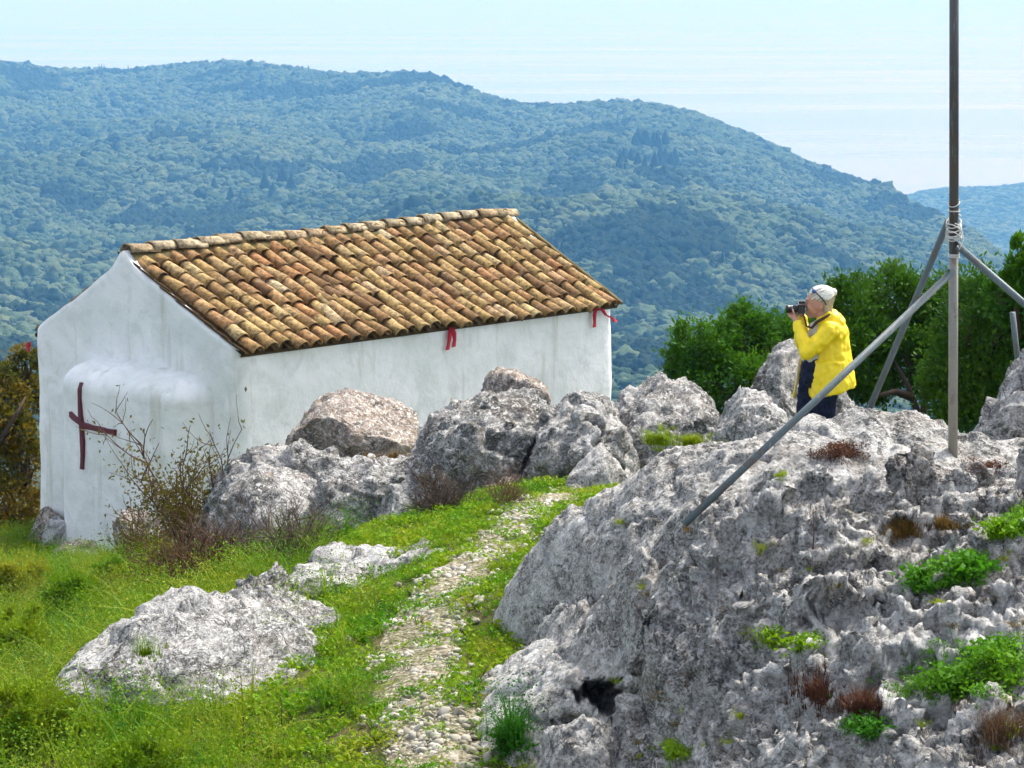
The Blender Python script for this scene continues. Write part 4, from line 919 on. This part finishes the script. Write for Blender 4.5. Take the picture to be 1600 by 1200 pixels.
# grass: instanced tufts
def tuft(k, nb, h, wd, spread, mk, leafy=0):
    rs = np.random.default_rng(600+k); V = []; Fc = []
    for b_i in range(nb):
        an = rs.uniform(0, 6.28); r_ = rs.uniform(0, spread); p0 = np.array([math.cos(an)*r_, math.sin(an)*r_, -.01])
        d = np.array([math.cos(an+rs.normal()*.6), math.sin(an+rs.normal()*.6), 0]); l_ = h*rs.uniform(.5, 1.15); lean = rs.uniform(.15, .95); sd_ = np.array([-d[1], d[0], 0])
        o = len(V)
        for s_i in range(4):
            f_ = s_i/3; c_ = p0+np.array([0, 0, 1])*l_*(f_-.35*lean*f_*f_)+d*l_*lean*f_*f_*.9; w_ = wd*(1-f_)**.7
            if s_i < 3: V += [c_-sd_*w_, c_+sd_*w_]
            else: V += [c_]
        Fc += [(o, o+1, o+3, o+2), (o+2, o+3, o+5, o+4), (o+4, o+5, o+6)]
    V = np.array(V)
    if leafy:
        P_ = np.stack([rs.normal(size=leafy)*spread*.9, rs.normal(size=leafy)*spread*.9, h*rs.uniform(.1, .95, leafy)], 1)
        D_ = rs.normal(size=(leafy, 3)); D_[:, 2] = np.abs(D_[:, 2])*.4+.1
        LV, LF = leaf_quads(P_, D_, wd*(6 if h < .2 else 3.6), rs, .3, .6); o = len(V); V = np.concatenate([V, LV]); Fc += [tuple(f+o) for f in LF]
    return mesh_obj('tuft_%02d' % k, V, Fc, M[mk])
gsrc = [tuft(0, 22, .085, .0028, .04, 'grass'), tuft(1, 26, .06, .003, .05, 'grass'), tuft(2, 16, .12, .003, .035, 'grass'), tuft(3, 8, .06, .004, .05, 'grass', 26), tuft(4, 6, .07, .005, .05, 'grass', 30),
        tuft(5, 9, .24, .004, .08, 'weed', 90), tuft(6, 10, .32, .0045, .09, 'weed', 120), tuft(7, 16, .28, .003, .06, 'weed', 10), tuft(8, 14, .14, .003, .05, 'dry', 0)]
def grass_points(n_, xr, yr, zone):
    x = NR.uniform(*xr, n_); y = yr[0]+(yr[1]-yr[0])*NR.uniform(0, 1, n_)**1.0
    vis = np.abs(x) < y*.245+.3
    k = vis & (slab_z(x, y) < gz(x, y)+.02)
    x, y = x[k], y[k]; P_ = np.stack([x, y, x*0], 1); pd = path_d(x, y); nz = fbm(P_, 1.6, 4, 91)
    keep_ = (pd > .25+nz*2.2) | ((NR.uniform(0, 1, len(x)) < .13))
    return x[keep_], y[keep_], nz[keep_]
BR = hit(gz, 350, 898)
def add_grass(name, label, n_, xr, yr, weights, smin, smax, cond=None):
    x, y, nz = grass_points(n_, xr, yr, None)
    if cond is not None: k = cond(x, y, nz); x, y, nz = x[k], y[k], nz[k]
    z = gz(x, y); m_ = len(x); idx_ = NR.choice(len(gsrc_n), m_, p=np.array(weights)/sum(weights))
    s_ = NR.uniform(smin, smax, m_)*(1+.5*fbm(np.stack([x, y, z*0], 1), .9, 2, 95))
    o = scatter(name, np.stack([x, y, z], 1), np.stack([NR.normal(size=m_)*.15, NR.normal(size=m_)*.15, NR.uniform(0, 6.28, m_)], 1), np.stack([s_]*3, 1), idx_, [link_mesh('%s_%02d' % (name, i), q_) for i, q_ in enumerate(gsrc_n)])
    return tag(o, label, 'grass', kind='stuff')
gsrc_n = [o.data for o in gsrc]
for o in gsrc: bpy.data.objects.remove(o)
add_grass('grass', 'short bright green grass along both sides of the footpath', 26000, (-3.5, 4.5), (9.8, 22.5), [5, 6, 1, 6, 5, 0, 0, 0, .15], .6, 1.15, lambda x, y, nz: (x > -2.2-.12*(y-11)+nz*1.2))
add_grass('weeds', 'knee-high leafy weeds and grasses of the left meadow', 19000, (-9, -.2), (9.8, 32), [3, 3, 1, 3, 3, 6, 7, .8, .4], .6, 1.35, lambda x, y, nz: (((x-BR[0])/.62)**2+((y-BR[1])/1.5)**2 > 1) &  (x < -1.25-.05*(y-11)+nz*1.0) & ~((np.abs(x+2.0) < .75) & (np.abs(y-13.3) < .6)))
# loose stones of the path
ss = []
for k in range(5):
    V, Fc = ico(2); V0 = V.copy(); V = V0*(1+.35*fbm(V0, 1.3, 2, 700+k))[:, None]; V[:, 2] *= .6; ss.append(mesh_obj('path_stone_%02d' % k, V, Fc, M['stone'], smooth=False))
n_ = 9000; ti = NR.integers(0, len(pc), n_); u = NR.normal(size=n_)*.55; x = pc[ti, 0]+nor[ti, 0]*u*pc[ti, 2]+NR.normal(size=n_)*.04; y = pc[ti, 1]+nor[ti, 1]*u*pc[ti, 2]+NR.normal(size=n_)*.04
k = (np.abs(u) < 1.6) & (slab_z(x, y) < gz(x, y)+.03) & (fbm(np.stack([x, y, x*0], 1), 2.0, 3, 98) > -.12); x, y = x[k], y[k]; m_ = len(x)
s_ = .005+.030*NR.uniform(0, 1, m_)**4
o = scatter('path_stones', np.stack([x, y, gz(x, y)+.022-s_*.15], 1), np.stack([NR.normal(size=m_)*.4, NR.normal(size=m_)*.4, NR.uniform(0, 6.28, m_)], 1), np.stack([s_*NR.uniform(.8, 1.5, m_), s_, s_], 1), NR.integers(0, 5, m_), ss)
tag(o, 'loose pale stones strewn over the footpath', 'stones', kind='stuff')
# plants growing in the pockets of the outcrop
def joined_tufts(name, label, boxes, mkset, n_, smin, smax, seed, zf=None, cat='plant', hitf=None, kind=None):
    rs = np.random.default_rng(seed); V = []; Fc = []; o = 0; i = 0
    while i < n_:
        bx = boxes[rs.integers(0, len(boxes))]; a_ = rs.uniform(0, 6.28); r_ = abs(rs.normal())*.62
        px = (bx[0]+bx[2])/2+math.cos(a_)*r_*(bx[2]-bx[0])/2; py = (bx[1]+bx[3])/2+math.sin(a_)*r_*(bx[3]-bx[1])/2
        p_ = (hitf or onslab)(px, py); me = gsrc_n[mkset[rs.integers(0, len(mkset))]]
        co = np.array([v.co[:] for v in me.vertices]); s_ = rs.uniform(smin, smax)*max(.4, 1.1-.45*r_)*rs.uniform(.6, 1.15); an = rs.uniform(0, 6.28); c_, s2_ = math.cos(an), math.sin(an)
        co = np.stack([co[:, 0]*c_-co[:, 1]*s2_, co[:, 0]*s2_+co[:, 1]*c_, co[:, 2]], 1)*s_+p_
        V.append(co); Fc += [tuple(q_+o for q_ in p2.vertices) for p2 in me.polygons]; o += len(co); i += 1
    return V, Fc
def clump(name, label, boxes, mkset, mk, n_, smin, smax, seed, cat='plant', hitf=None):
    V, Fc = joined_tufts(name, label, boxes, mkset, n_, smin, smax, seed, hitf=hitf)
    return tag(mesh_obj(name, np.concatenate(V), Fc, M[mk]), label, cat, kind='stuff')
clump('grass_clump', 'green plants filling the pocket near the right edge', [(1470, 872, 1550, 918), (1400, 895, 1500, 930)], [1, 3, 4], 'herb', 190, .55, 1.1, 801)
clump('grass_clump', 'bright grass at the right edge below the mast', [(1520, 815, 1610, 850), (1570, 795, 1620, 835)], [0, 1, 4], 'grass', 120, .5, 1., 802)
clump('dry_grass_clump', 'orange dry grass on the outcrop ledge', [(1375, 812, 1450, 848), (1440, 818, 1510, 832)], [0, 1, 8], 'orange_grass', 110, .5, .9, 803)
clump('grass_clump', 'large leafy green patch at the lower right', [(1390, 1045, 1620, 1100), (1470, 1000, 1640, 1075)], [1, 0, 3, 4], 'herb', 460, .55, 1.1, 804)
clump('grass_clump', 'green tuft in a crack of the outcrop centre', [(1195, 985, 1225, 1030), (1215, 1005, 1295, 1028)], [1, 3, 4], 'grass', 60, .5, .95, 805)
clump('grass_clump', 'small leafy clump low in the right foreground', [(1322, 1120, 1382, 1168)], [3, 4, 1], 'herb', 50, .5, .9, 806)
clump('grass_clump', 'small green tuft at the bottom edge of the outcrop', [(1030, 1160, 1085, 1200)], [1, 3, 4], 'grass', 40, .5, .9, 807)
clump('grass_clump', 'tiny moss tuft beside the dead fern', [(1205, 738, 1232, 756)], [1, 1], 'grass', 12, .4, .6, 808)
clump('dry_grass_clump', 'reddish brown dry weeds in the lower right hollow', [(1215, 1040, 1330, 1130), (1290, 1090, 1400, 1130)], [8, 8, 0], 'fern', 130, .6, 1.1, 809)
clump('dry_grass_clump', 'brown dry stalks at the bottom right corner', [(1510, 1110, 1610, 1190)], [8, 8], 'dry', 60, .6, 1.1, 810)
clump('dry_grass_clump', 'brown moss strip in the crack by the right edge', [(1480, 715, 1610, 745)], [1, 3], 'fern', 50, .3, .5, 811)
clump('dead_fern', 'rust brown dead fern on the slab beside the mast', [(1258, 700, 1360, 728), (1285, 694, 1340, 715)], [3, 4, 8], 'fern', 80, .45, .8, 812)
clump('grass_clump', 'leafy green bush at the foot of the outcrop by the path', [(765, 1130, 830, 1190)], [3, 4, 4, 6], 'herb', 60, .7, 1.2, 813, hitf=lambda px, py: hit(top_z, px, py))
clump('grass_clump', 'yellow-green moss patch on the shelf before the brown boulder', [(560, 700, 660, 722)], [1, 0], 'orange_grass', 70, .6, 1., 814, hitf=lambda px, py: at(px, py+6, 20.6))
clump('grass_clump', 'dark green herb below the moss shelf', [(590, 782, 665, 820)], [3, 4, 6], 'herb', 60, .6, .9, 815, hitf=lambda px, py: hit(gz, px, py))
clump('grass_clump', 'grass tuft growing out of the lower left outcrop', [(195, 1010, 265, 1050)], [2, 7, 0], 'weed', 30, .5, .8, 816, hitf=lambda px, py: at(px, py-8, 13.0))
clump('grass_clump', 'green grass strip beside the grey crag behind the path', [(1000, 665, 1060, 710), (1050, 680, 1120, 700)], [0, 1, 2], 'grass', 90, .8, 1.4, 817, hitf=lambda px, py: at(px, py+4, 16.6))
_r = random.Random(5); bxs = []
for k in range(46):
    px, py = _r.uniform(960, 1600), _r.uniform(800, 1195); w_ = _r.uniform(6, 26); bxs.append((px-w_, py-w_*.35, px+w_, py+w_*.35))
clump('outcrop_moss', 'scattered little moss and grass tufts over the outcrop', bxs[:26], [1, 3, 0], 'grass', 110, .3, .6, 821)
clump('outcrop_dry_tufts', 'scattered little brown dry tufts over the outcrop', bxs[26:], [1, 8, 3], 'orange_grass', 90, .3, .55, 822)
for k, (px, py, h_) in enumerate([(1270, 862, 62), (380, 1165, 120), (440, 1140, 70)]):
    sb = MB(); q = onslab(px, py) if k == 0 else hit(gz, px, py); H = h_/FPX*q[1]
    sb.tube([q, q+np.array([.004, 0, H*.5]), q+np.array([-.004, 0, H])], [.004, .003, .002], 5)
    e = empty('dry_stalk', q, label=['single dry stalk rising from the outcrop', 'single dark weed stalk in the lower left grass', 'short dark stalk in the lower left weeds'][k], cat='plant')
    st_ = sb.build('stem', M['twig'], None); st_.data.transform(Matrix.Translation(-Vector(q))); st_.parent = e
    rs = np.random.default_rng(k); LV, LF = leaf_quads(np.array([0, 0, H])+rs.normal(size=(14, 3))*np.array([.01, .01, H*.2]), rs.normal(size=(14, 3)), .018, rs); mesh_obj('leaf', LV, LF, M['dry' if k == 0 else 'weed'], e)
# ------------------------------------------------------------------ the photographer
def capsule(bm, a, b, ra, rb, sx=1., sy=1.):
    pts = []
    for c_, r_ in ((a, ra), (b, rb)):
        for v in ico(2)[0]: pts.append((c_[0]+v[0]*r_*sx, c_[1]+v[1]*r_*sy, c_[2]+v[2]*r_))
    vs = [bm.verts.new(p_) for p_ in pts]; r = bmesh.ops.convex_hull(bm, input=vs)
    bmesh.ops.delete(bm, geom=list({g for g in r['geom_interior'] if isinstance(g, bmesh.types.BMVert)}), context='VERTS')
def ball(bm, c_, rx, ry, rz, rot=(0, 0, 0)):
    Mx = Matrix.Translation(c_) @ Euler(rot).to_matrix().to_4x4() @ Matrix.Diagonal((rx, ry, rz, 1)); bmesh.ops.create_icosphere(bm, subdivisions=3, radius=1, matrix=Mx)
def remeshed(name, fn, vox, smooth_it, mat_, parent, wr=0., wf=9., seed=0, wv3=(1.2, 1.2, .7)):
    bm = bmesh.new(); fn(bm); me = bpy.data.meshes.new(name); bm.to_mesh(me); bm.free()
    o = bpy.data.objects.new(name, me); C.objects.link(o)
    r = o.modifiers.new('r', 'REMESH'); r.mode = 'VOXEL'; r.voxel_size = vox; r.use_smooth_shade = True
    s_ = o.modifiers.new('s', 'SMOOTH'); s_.iterations = smooth_it; s_.factor = .5
    dg = bpy.context.evaluated_depsgraph_get(); m2 = bpy.data.meshes.new_from_object(o.evaluated_get(dg)); o.modifiers.clear(); o.data = m2; bpy.data.meshes.remove(me); m2.name = name
    if wr:
        co = np.empty(len(m2.vertices)*3, np.float32); m2.vertices.foreach_get('co', co); co = co.reshape(-1, 3).astype(float)
        nr = np.array([v.normal[:] for v in m2.vertices]); co += nr*(wr*(ridged(co*np.array(wv3), wf, 3, seed)-.5)+wr*.6*fbm(co, wf*2, 2, seed+3))[:, None]
        m2.vertices.foreach_set('co', co.astype(np.float32).ravel()); m2.update()
    m2.materials.clear(); m2.materials.append(mat_); m2.polygons.foreach_set('use_smooth', np.ones(len(m2.polygons), bool))
    o.parent = parent; return o
PP = at(1290, 600, 18.4); PP[2] = 1.655-1.62
per = empty('person', PP, label='person in a yellow hooded raincoat and navy trousers taking a photograph', cat='person'); per.rotation_euler = (0, 0, rad(-8))
SK = simple('skin', (.50, .25, .17), .5, .35, 0, .12, 14)
SH_L, SH_R = (.035, -.17, 1.245), (.02, .17, 1.245)
EL_L, EL_R = (-.165, -.215, 1.065), (-.21, .20, 1.075)
WR_L, WR_R = (-.262, -.065, 1.305), (-.215, .075, 1.335)
def body(bm):
    ball(bm, (-.078, 0, 1.475), .105, .078, .118, (0, .1, 0))            # skull
    ball(bm, (-.115, 0, 1.425), .068, .062, .088, (0, -.15, 0))           # face and jaw
    capsule(bm, (-.148, 0, 1.36), (-.12, 0, 1.365), .03, .035)            # chin
    capsule(bm, (-.178, 0, 1.468), (-.204, 0, 1.425), .009, .014)          # nose
    ball(bm, (-.168, 0, 1.49), .02, .052, .014)                           # brow
    ball(bm, (-.176, 0, 1.392), .013, .027, .006); ball(bm, (-.172, 0, 1.378), .014, .024, .007)   # lips
    ball(bm, (-.15, -.036, 1.425), .03, .026, .03); ball(bm, (-.15, .036, 1.425), .03, .026, .03)  # cheeks
    for s_ in (-1, 1): ball(bm, (-.055, s_*.082, 1.44), .02, .009, .033, (0, .2, 0))               # ears
    capsule(bm, (-.06, 0, 1.40), (-.01, 0, 1.25), .055, .062)             # neck
    capsule(bm, (.02, -.12, 1.24), (.02, .12, 1.24), .075, .075); capsule(bm, (.02, 0, 1.2), (-.04, 0, .98), .135, .14, 1, 1.1); capsule(bm, (-.05, 0, 1.0), (-.05, 0, .86), .14, .15, 1, 1.1)
    for s_, e_, w_ in ((SH_L, EL_L, WR_L), (SH_R, EL_R, WR_R)): capsule(bm, s_, e_, .056, .042); capsule(bm, e_, w_, .041, .026)
    for y_, hx, kx, fx in ((-.085, -.03, -.02, .02), (.085, -.08, -.13, -.12)):
        capsule(bm, (hx, y_, .86), (kx, y_, .46), .085, .055); capsule(bm, (kx, y_, .46), (fx, y_, .07), .054, .036); capsule(bm, (fx, y_, .05), (fx-.15, y_*1.15, .035), .036, .03)
    # left hand cradling the lens from below, palm up; fingers close round its far side
    capsule(bm, WR_L, (-.282, -.035, 1.338), .024, .026); ball(bm, (-.287, -.018, 1.345), .040, .036, .017, (.5, 0, 0))
    for k, (dx, l_) in enumerate(((-.036, 1.), (-.014, 1.1), (.009, 1.05), (.029, .85))):
        x_ = -.29+dx; capsule(bm, (x_, -.002, 1.342), (x_-.003, .028*l_, 1.347), .0095, .009); capsule(bm, (x_-.003, .028*l_, 1.347), (x_-.004, .046*l_, 1.372), .009, .0085); capsule(bm, (x_-.004, .046*l_, 1.372), (x_-.003, .042, 1.397), .0085, .007)
    capsule(bm, (-.268, -.04, 1.342), (-.284, -.052, 1.372), .012, .0105); capsule(bm, (-.284, -.052, 1.372), (-.296, -.044, 1.402), .0105, .008)    # thumb on the near side
    # right hand on the grip behind
    capsule(bm, WR_R, (-.225, .085, 1.37), .024, .024); ball(bm, (-.228, .085, 1.385), .022, .018, .036)
    for k in range(4): z_ = 1.362+.018*k; capsule(bm, (-.236, .088, z_), (-.268, .082, z_), .0095, .009); capsule(bm, (-.268, .082, z_), (-.272, .060, z_-.003), .009, .0075)
    capsule(bm, (-.215, .08, 1.405), (-.19, .06, 1.418), .011, .009)
remeshed('body', body, .0062, 3, SK, per)
def trousers(bm):
    capsule(bm, (-.075, -.03, .93), (-.075, .03, .93), .135, .135); ball(bm, (-.06, 0, .84), .165, .175, .14)
    for y_, hx, kx, fx in ((-.085, -.01, .0, .03), (.085, -.11, -.155, -.15)): capsule(bm, (hx, y_, .84), (kx, y_, .46), .115, .098); capsule(bm, (kx, y_, .46), (fx, y_, .09), .098, .092)
NAVY = simple('navy_cloth', (.010, .013, .035), .85, .2, 0, .3, 9)
remeshed('trousers', trousers, .011, 4, NAVY, per, .018, 9, 3)
for y_, fx in ((-.085, .01), (.085, -.14)):
    sm = MB(); 
    def shoe(bm, y_=y_, fx=fx): capsule(bm, (fx+.02, y_, .06), (fx-.16, y_*1.1, .045), .052, .045, 1, .95); capsule(bm, (fx+.01, y_, .06), (fx+.01, y_, .12), .05, .048)
    remeshed('shoe', shoe, .009, 3, simple('shoe', (.03, .028, .026), .7), per)
def shirt(bm): capsule(bm, (-.03, 0, 1.2), (-.075, 0, .98), .135, .137, 1, 1.1); ball(bm, (-.09, 0, .985), .122, .15, .07)
remeshed('shirt', shirt, .011, 3, simple('pale_shirt', (.52, .50, .46), .85), per, .008, 12, 6)
YEL = simple('yellow_raincoat', (.88, .66, .012), .5, .4, 0, .06, 5)
def jacket(bm):
    capsule(bm, (.035, -.135, 1.235), (.02, .135, 1.235), .088, .088)                              # shoulders
    capsule(bm, (.025, -.05, 1.19), (.025, .05, 1.19), .15, .15); capsule(bm, (.02, 0, 1.18), (.055, 0, .95), .165, .178, 1, 1.12)
    capsule(bm, (.055, 0, 1.0), (.065, 0, .93), .165, .16, 1, 1.12)
    # flared skirt with a straight hem: a tapered ring slab
    pts = []
    for z_, x0, x1, w_ in ((.98, -.125, .19, .205), (.76, -.135, .255, .235), (.70, -.13, .262, .24)):
        for k in range(24):
            an = 2*math.pi*k/24; cx_ = (x0+x1)/2; sx_ = np.sign(math.cos(an))*abs(math.cos(an))**.7; sy_ = np.sign(math.sin(an))*abs(math.sin(an))**.7
            tilt = .055*(cx_+(x1-x0)/2*sx_-.05)/.2 if z_ < .9 else 0
            pts.append((cx_+(x1-x0)/2*sx_, w_*sy_, z_+tilt))
    r = bmesh.ops.convex_hull(bm, input=[bm.verts.new(p_) for p_ in pts]); bmesh.ops.delete(bm, geom=list({g for g in r['geom_interior'] if isinstance(g, bmesh.types.BMVert)}), context='VERTS')
    for s_, e_, w_ in ((SH_L, EL_L, WR_L), (SH_R, EL_R, WR_R)):
        capsule(bm, s_, e_, .088, .068); w2 = tuple(np.array(e_)+(np.array(w_)-np.array(e_))*.88); capsule(bm, e_, w2, .068, .048)
    capsule(bm, (-.055, -.06, 1.315), (.045, -.06, 1.325), .04, .05); capsule(bm, (-.055, .06, 1.315), (.045, .06, 1.325), .04, .05)   # collar and hood
    capsule(bm, (.055, -.07, 1.335), (.055, .07, 1.335), .058, .058); capsule(bm, (.10, -.05, 1.29), (.10, .05, 1.29), .05, .05); capsule(bm, (.0, -.04, 1.36), (.05, .04, 1.36), .03, .035)
jk = remeshed('jacket', jacket, .0095, 2, YEL, per, .020, 5.5, 9, (1.6, 1.6, .5))
def flap(bm):                                                                                   # far front edge of the open jacket
    for k in range(4): capsule(bm, (-.19-.02*k, .17, 1.05-.11*k), (-.21-.02*k, .17, .94-.11*k), .024, .022, .6, 1)
remeshed('jacket_front', flap, .009, 2, YEL, per)
CR = simple('cream_cord', (.55, .47, .32), .8); cq = MB(); cq.tube([(-.225, .02, .97), (-.24, -.01, .85), (-.25, -.01, .75), (-.255, 0, .68)], .008, 6); cq.build('belt_end', CR, jk)
WH = simple('grey_blond_hair', (.40, .34, .25), .65, .3, 0, .4, 40, .006); WS = simple('white_strands', (.80, .77, .68), .5, .4, 0, .2, 30)
def hair(bm):
    ball(bm, (-.058, 0, 1.508), .104, .083, .088, (0, .45, 0)); ball(bm, (-.012, 0, 1.49), .062, .075, .10); ball(bm, (-.005, 0, 1.535), .062, .066, .066, (0, .5, 0)); ball(bm, (.022, 0, 1.515), .038, .046, .048); ball(bm, (-.018, -.045, 1.43), .026, .034, .055); ball(bm, (-.018, .045, 1.43), .026, .034, .055); ball(bm, (-.13, 0, 1.535), .035, .06, .03, (0, .5, 0)); capsule(bm, (.005, 0, 1.42), (.02, 0, 1.36), .035, .02)
ho_ = remeshed('hair', hair, .0085, 2, WH, per, .014, 26, 13)
hs_ = MB(); rs = np.random.default_rng(77); hc_ = np.array((-.055, 0, 1.502)); hr_ = np.array((.112, .088, .100)); bun = np.array((.86, 0, .5))
for k in range(105):
    an = rs.uniform(-2.0, 2.0); st0 = np.array([-math.cos(an)*.85, math.sin(an), rs.uniform(-.15, .45)]); st0 /= np.linalg.norm(st0); pts = []
    wob = rs.normal(size=3)*.06
    for f_ in np.linspace(0, 1, 7):
        d_ = st0*(1-f_)+bun*f_+wob*math.sin(f_*math.pi); d_ /= np.linalg.norm(d_); pts.append(hc_+d_*hr_*(1.0+.05*math.sin(f_*math.pi)+.12*f_*f_+rs.normal()*.012))
    hs_.tube(pts, [.002, .0045, .005, .005, .005, .0045, .003], 4)
for k in range(70):
    c0 = hc_+bun*hr_*.98; a_ = rs.normal(size=3); a_ /= np.linalg.norm(a_); b_2 = np.cross(a_, rs.normal(size=3)); b_2 /= np.linalg.norm(b_2); rr_ = rs.uniform(.02, .036)
    hs_.tube([c0+rr_*(a_*math.cos(q_)+b_2*math.sin(q_)) for q_ in np.linspace(0, 3.2, 7)], .0045, 4)
hs_.build('strand', WS, ho_)
# sunglasses pushed up on the hair
def child_place(o): o.location = PP; o.rotation_euler = per.rotation_euler; return o
sg = child_place(empty('sunglasses', PP, label='dark blue sunglasses pushed up on the white hair', cat='sunglasses'))
BLU = simple('blue_lens', (.02, .07, .25), .12, .8); BLK = simple('black_plastic', (.012, .012, .014), .4, .5, 0, .2)
for s_ in (-1, 1):
    def lens(bm, s_=s_): ball(bm, (-.118, s_*.06, 1.565), .022, .02, .020, (0, .3, s_*.7))
    remeshed('lens', lens, .005, 2, BLU, sg)
    tq = MB(); tq.tube([(-.105, s_*.082, 1.562), (-.07, s_*.094, 1.53), (-.03, s_*.098, 1.487), (-.012, s_*.095, 1.455)], .0055, 6); tq.build('temple', BLK, sg)
tq = MB(); tq.tube([(-.128, -.045, 1.578), (-.135, 0, 1.592), (-.128, .045, 1.578)], .005, 6); tq.build('bridge', BLK, sg)
# camera with a lens
cm = child_place(empty('camera', PP, label='black camera with a zoom lens held up to the eye', cat='camera'))
RY = Euler((0, rad(-4), 0)).to_matrix(); cc_ = np.array((-.222, .0, 1.412))
cb_ = MB(); cb_.box(cc_, (.030, .064, .040), RY); cb_.box(cc_+np.array((.002, .002, .048)), (.026, .022, .014), RY); cb_.box(cc_+np.array((-.01, .058, 0)), (.030, .012, .036), RY); o = cb_.build('body', BLK, cm, False)
bv_ = o.modifiers.new('b', 'BEVEL'); bv_.width = .006; bv_.segments = 2
lb_ = MB(); ax = np.array((-1, 0, -.09)); ax /= np.linalg.norm(ax)
L0 = cc_+np.array((-.028, 0, -.004)); lb_.tube([L0, L0+ax*.02, L0+ax*.022, L0+ax*.075, L0+ax*.078, L0+ax*.10], [.034, .034, .031, .031, .036, .036], 20); lb_.build('lens', BLK, cm)
lr = MB(); lr.tube([L0+ax*.048, L0+ax*.052], .0325, 20); lr.build('lens_ring', simple('silver_ring', (.5, .5, .5), .3, .5, .8), cm)
gl = MB(); gl.tube([L0+ax*.101, L0+ax*.103], .029, 20); gl.build('lens_glass', simple('lens_glass', (.02, .02, .03), .08, .8), cm)
sp_ = MB(); 
for s_ in (-1,):
    pts = [(-.215, s_*.07, 1.43), (-.20, s_*.085, 1.36), (-.175, s_*.125, 1.275), (-.13, s_*.135, 1.262), (-.09, s_*.11, 1.31), (-.03, s_*.108, 1.345), (.02, s_*.085, 1.375)]
    sp_.tube(pts, [.006, .008, .009, .012, .016, .014, .012], 6)
sp_.build('strap', simple('brown_strap', (.055, .03, .016), .8), cm)
# ------------------------------------------------------------------ haze
hm = bpy.data.materials.new('haze'); hm.use_nodes = True; t = hm.node_tree; t.nodes.clear()
ho = t.nodes.new('ShaderNodeOutputMaterial'); pv_ = t.nodes.new('ShaderNodeVolumePrincipled')
pv_.inputs['Color'].default_value = (.145, .43, .84, 1); pv_.inputs['Absorption Color'].default_value = (.72, .48, .03, 1); pv_.inputs['Density'].default_value = 2.6e-4; pv_.inputs['Anisotropy'].default_value = .1
t.links.new(pv_.outputs[0], ho.inputs['Volume'])
hb = MB(); hb.box((0, 34500, (SEA-1+6.6)/2), (60500, 36000, (6.6-SEA+1)/2)); tag(hb.build('haze', hm, None, False), 'thin blue haze over the valley', 'haze', kind='stuff')
